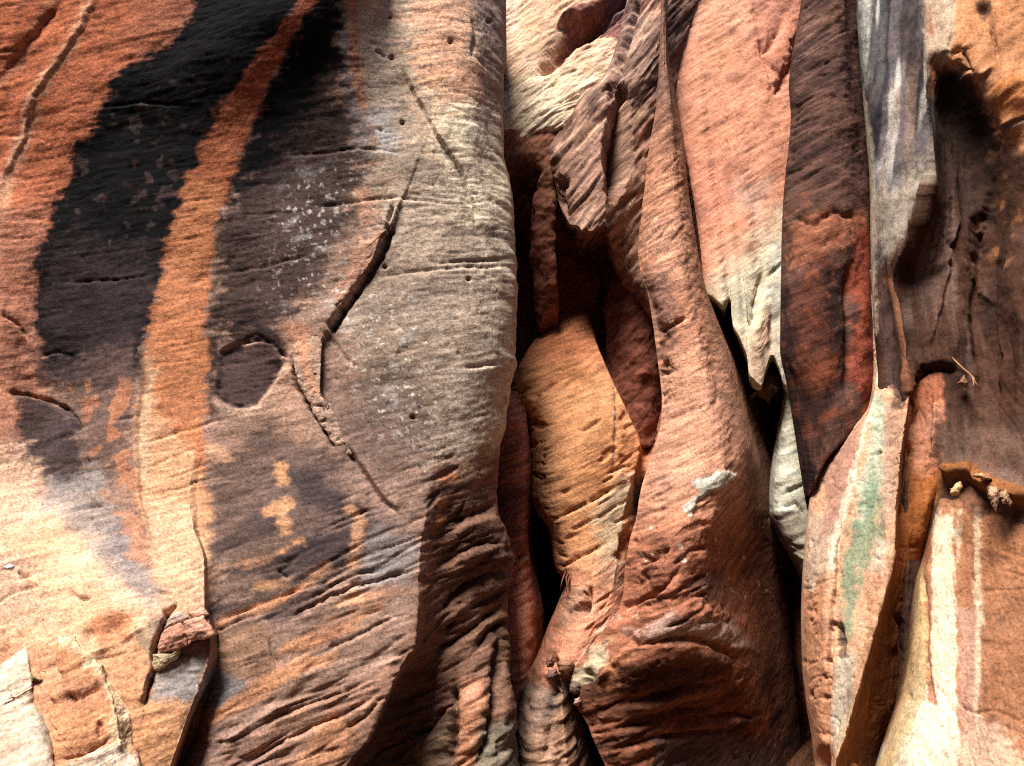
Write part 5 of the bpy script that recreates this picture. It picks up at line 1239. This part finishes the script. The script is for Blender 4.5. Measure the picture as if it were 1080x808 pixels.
# ================================================================== canyon floor (below the picture), rising behind the camera into an added sky-blocking wall
n = 220
gx, gy = np.meshgrid(np.linspace(-30, 30, n), np.linspace(-25, 35, n))
gz = -0.9 + 17 * sm(-2.5, -7.5, gy + 0.8 * noise(gx * 0.2, gx * 0, gy * 0.1)) + 0.15 * noise(gx * 0.4, gy * 0.4, gx * 0) + 0.04 * noise(gx * 2, gy * 2, gx * 0)
V = np.stack([gx, gy, gz], -1).reshape(-1, 3).astype(f32)
idx = np.arange(n * n).reshape(n, n)
q = np.stack([idx[:-1, :-1], idx[:-1, 1:], idx[1:, 1:], idx[1:, :-1]], -1).reshape(-1, 4)
g = raw_mesh('ground_with_sky_blocker', V, q.ravel().astype(np.int32), np.full(len(q), 4, np.int32), np.tile(lin((120, 88, 70)), (n * n, 1)), M_pale)
g['kind'] = 'structure'

# ================================================================== light, sky, camera
SUN_EL, SUN_AZ = math.radians(58), math.radians(-28)     # azimuth: from the left, in front of the walls
sd = np.array([math.sin(SUN_AZ) * math.cos(SUN_EL), -math.cos(SUN_AZ) * math.cos(SUN_EL), math.sin(SUN_EL)])
from mathutils import Vector
L = bpy.data.lights.new('sun', 'SUN'); L.energy = 5.0; L.angle = math.radians(24); L.color = (1.0, 0.94, 0.86)
lo = bpy.data.objects.new('sun', L); C.objects.link(lo)
lo.rotation_euler = Vector(sd).to_track_quat('Z', 'Y').to_euler()
w = bpy.data.worlds.new('World'); bpy.context.scene.world = w; w.use_nodes = True
nt = w.node_tree; nt.nodes.clear()
sky = nt.nodes.new('ShaderNodeTexSky'); sky.sky_type = 'NISHITA'; sky.sun_disc = False
sky.sun_elevation = SUN_EL; sky.sun_rotation = math.atan2(sd[0], sd[1])
bg = nt.nodes.new('ShaderNodeBackground'); bg.inputs['Strength'].default_value = 0.05
ow = nt.nodes.new('ShaderNodeOutputWorld'); nt.links.new(sky.outputs[0], bg.inputs[0]); nt.links.new(bg.outputs[0], ow.inputs[0])

cam = bpy.data.cameras.new('camera'); cam.sensor_width = 36; cam.lens = 36 * FPX / 1080; cam.clip_end = 300
co = bpy.data.objects.new('camera', cam); C.objects.link(co)
co.location = (0, 0, CAMZ); co.rotation_euler = (math.radians(90) + PITCH, 0, 0)
sc = bpy.context.scene; sc.camera = co
sc.view_settings.view_transform = 'Standard'; sc.view_settings.look = 'None'; sc.view_settings.gamma = 1.0; sc.view_settings.use_curve_mapping = False
sc.view_settings.exposure = 1.3
sc.cycles.filter_width = 1.1
sc.cycles.use_denoising = False
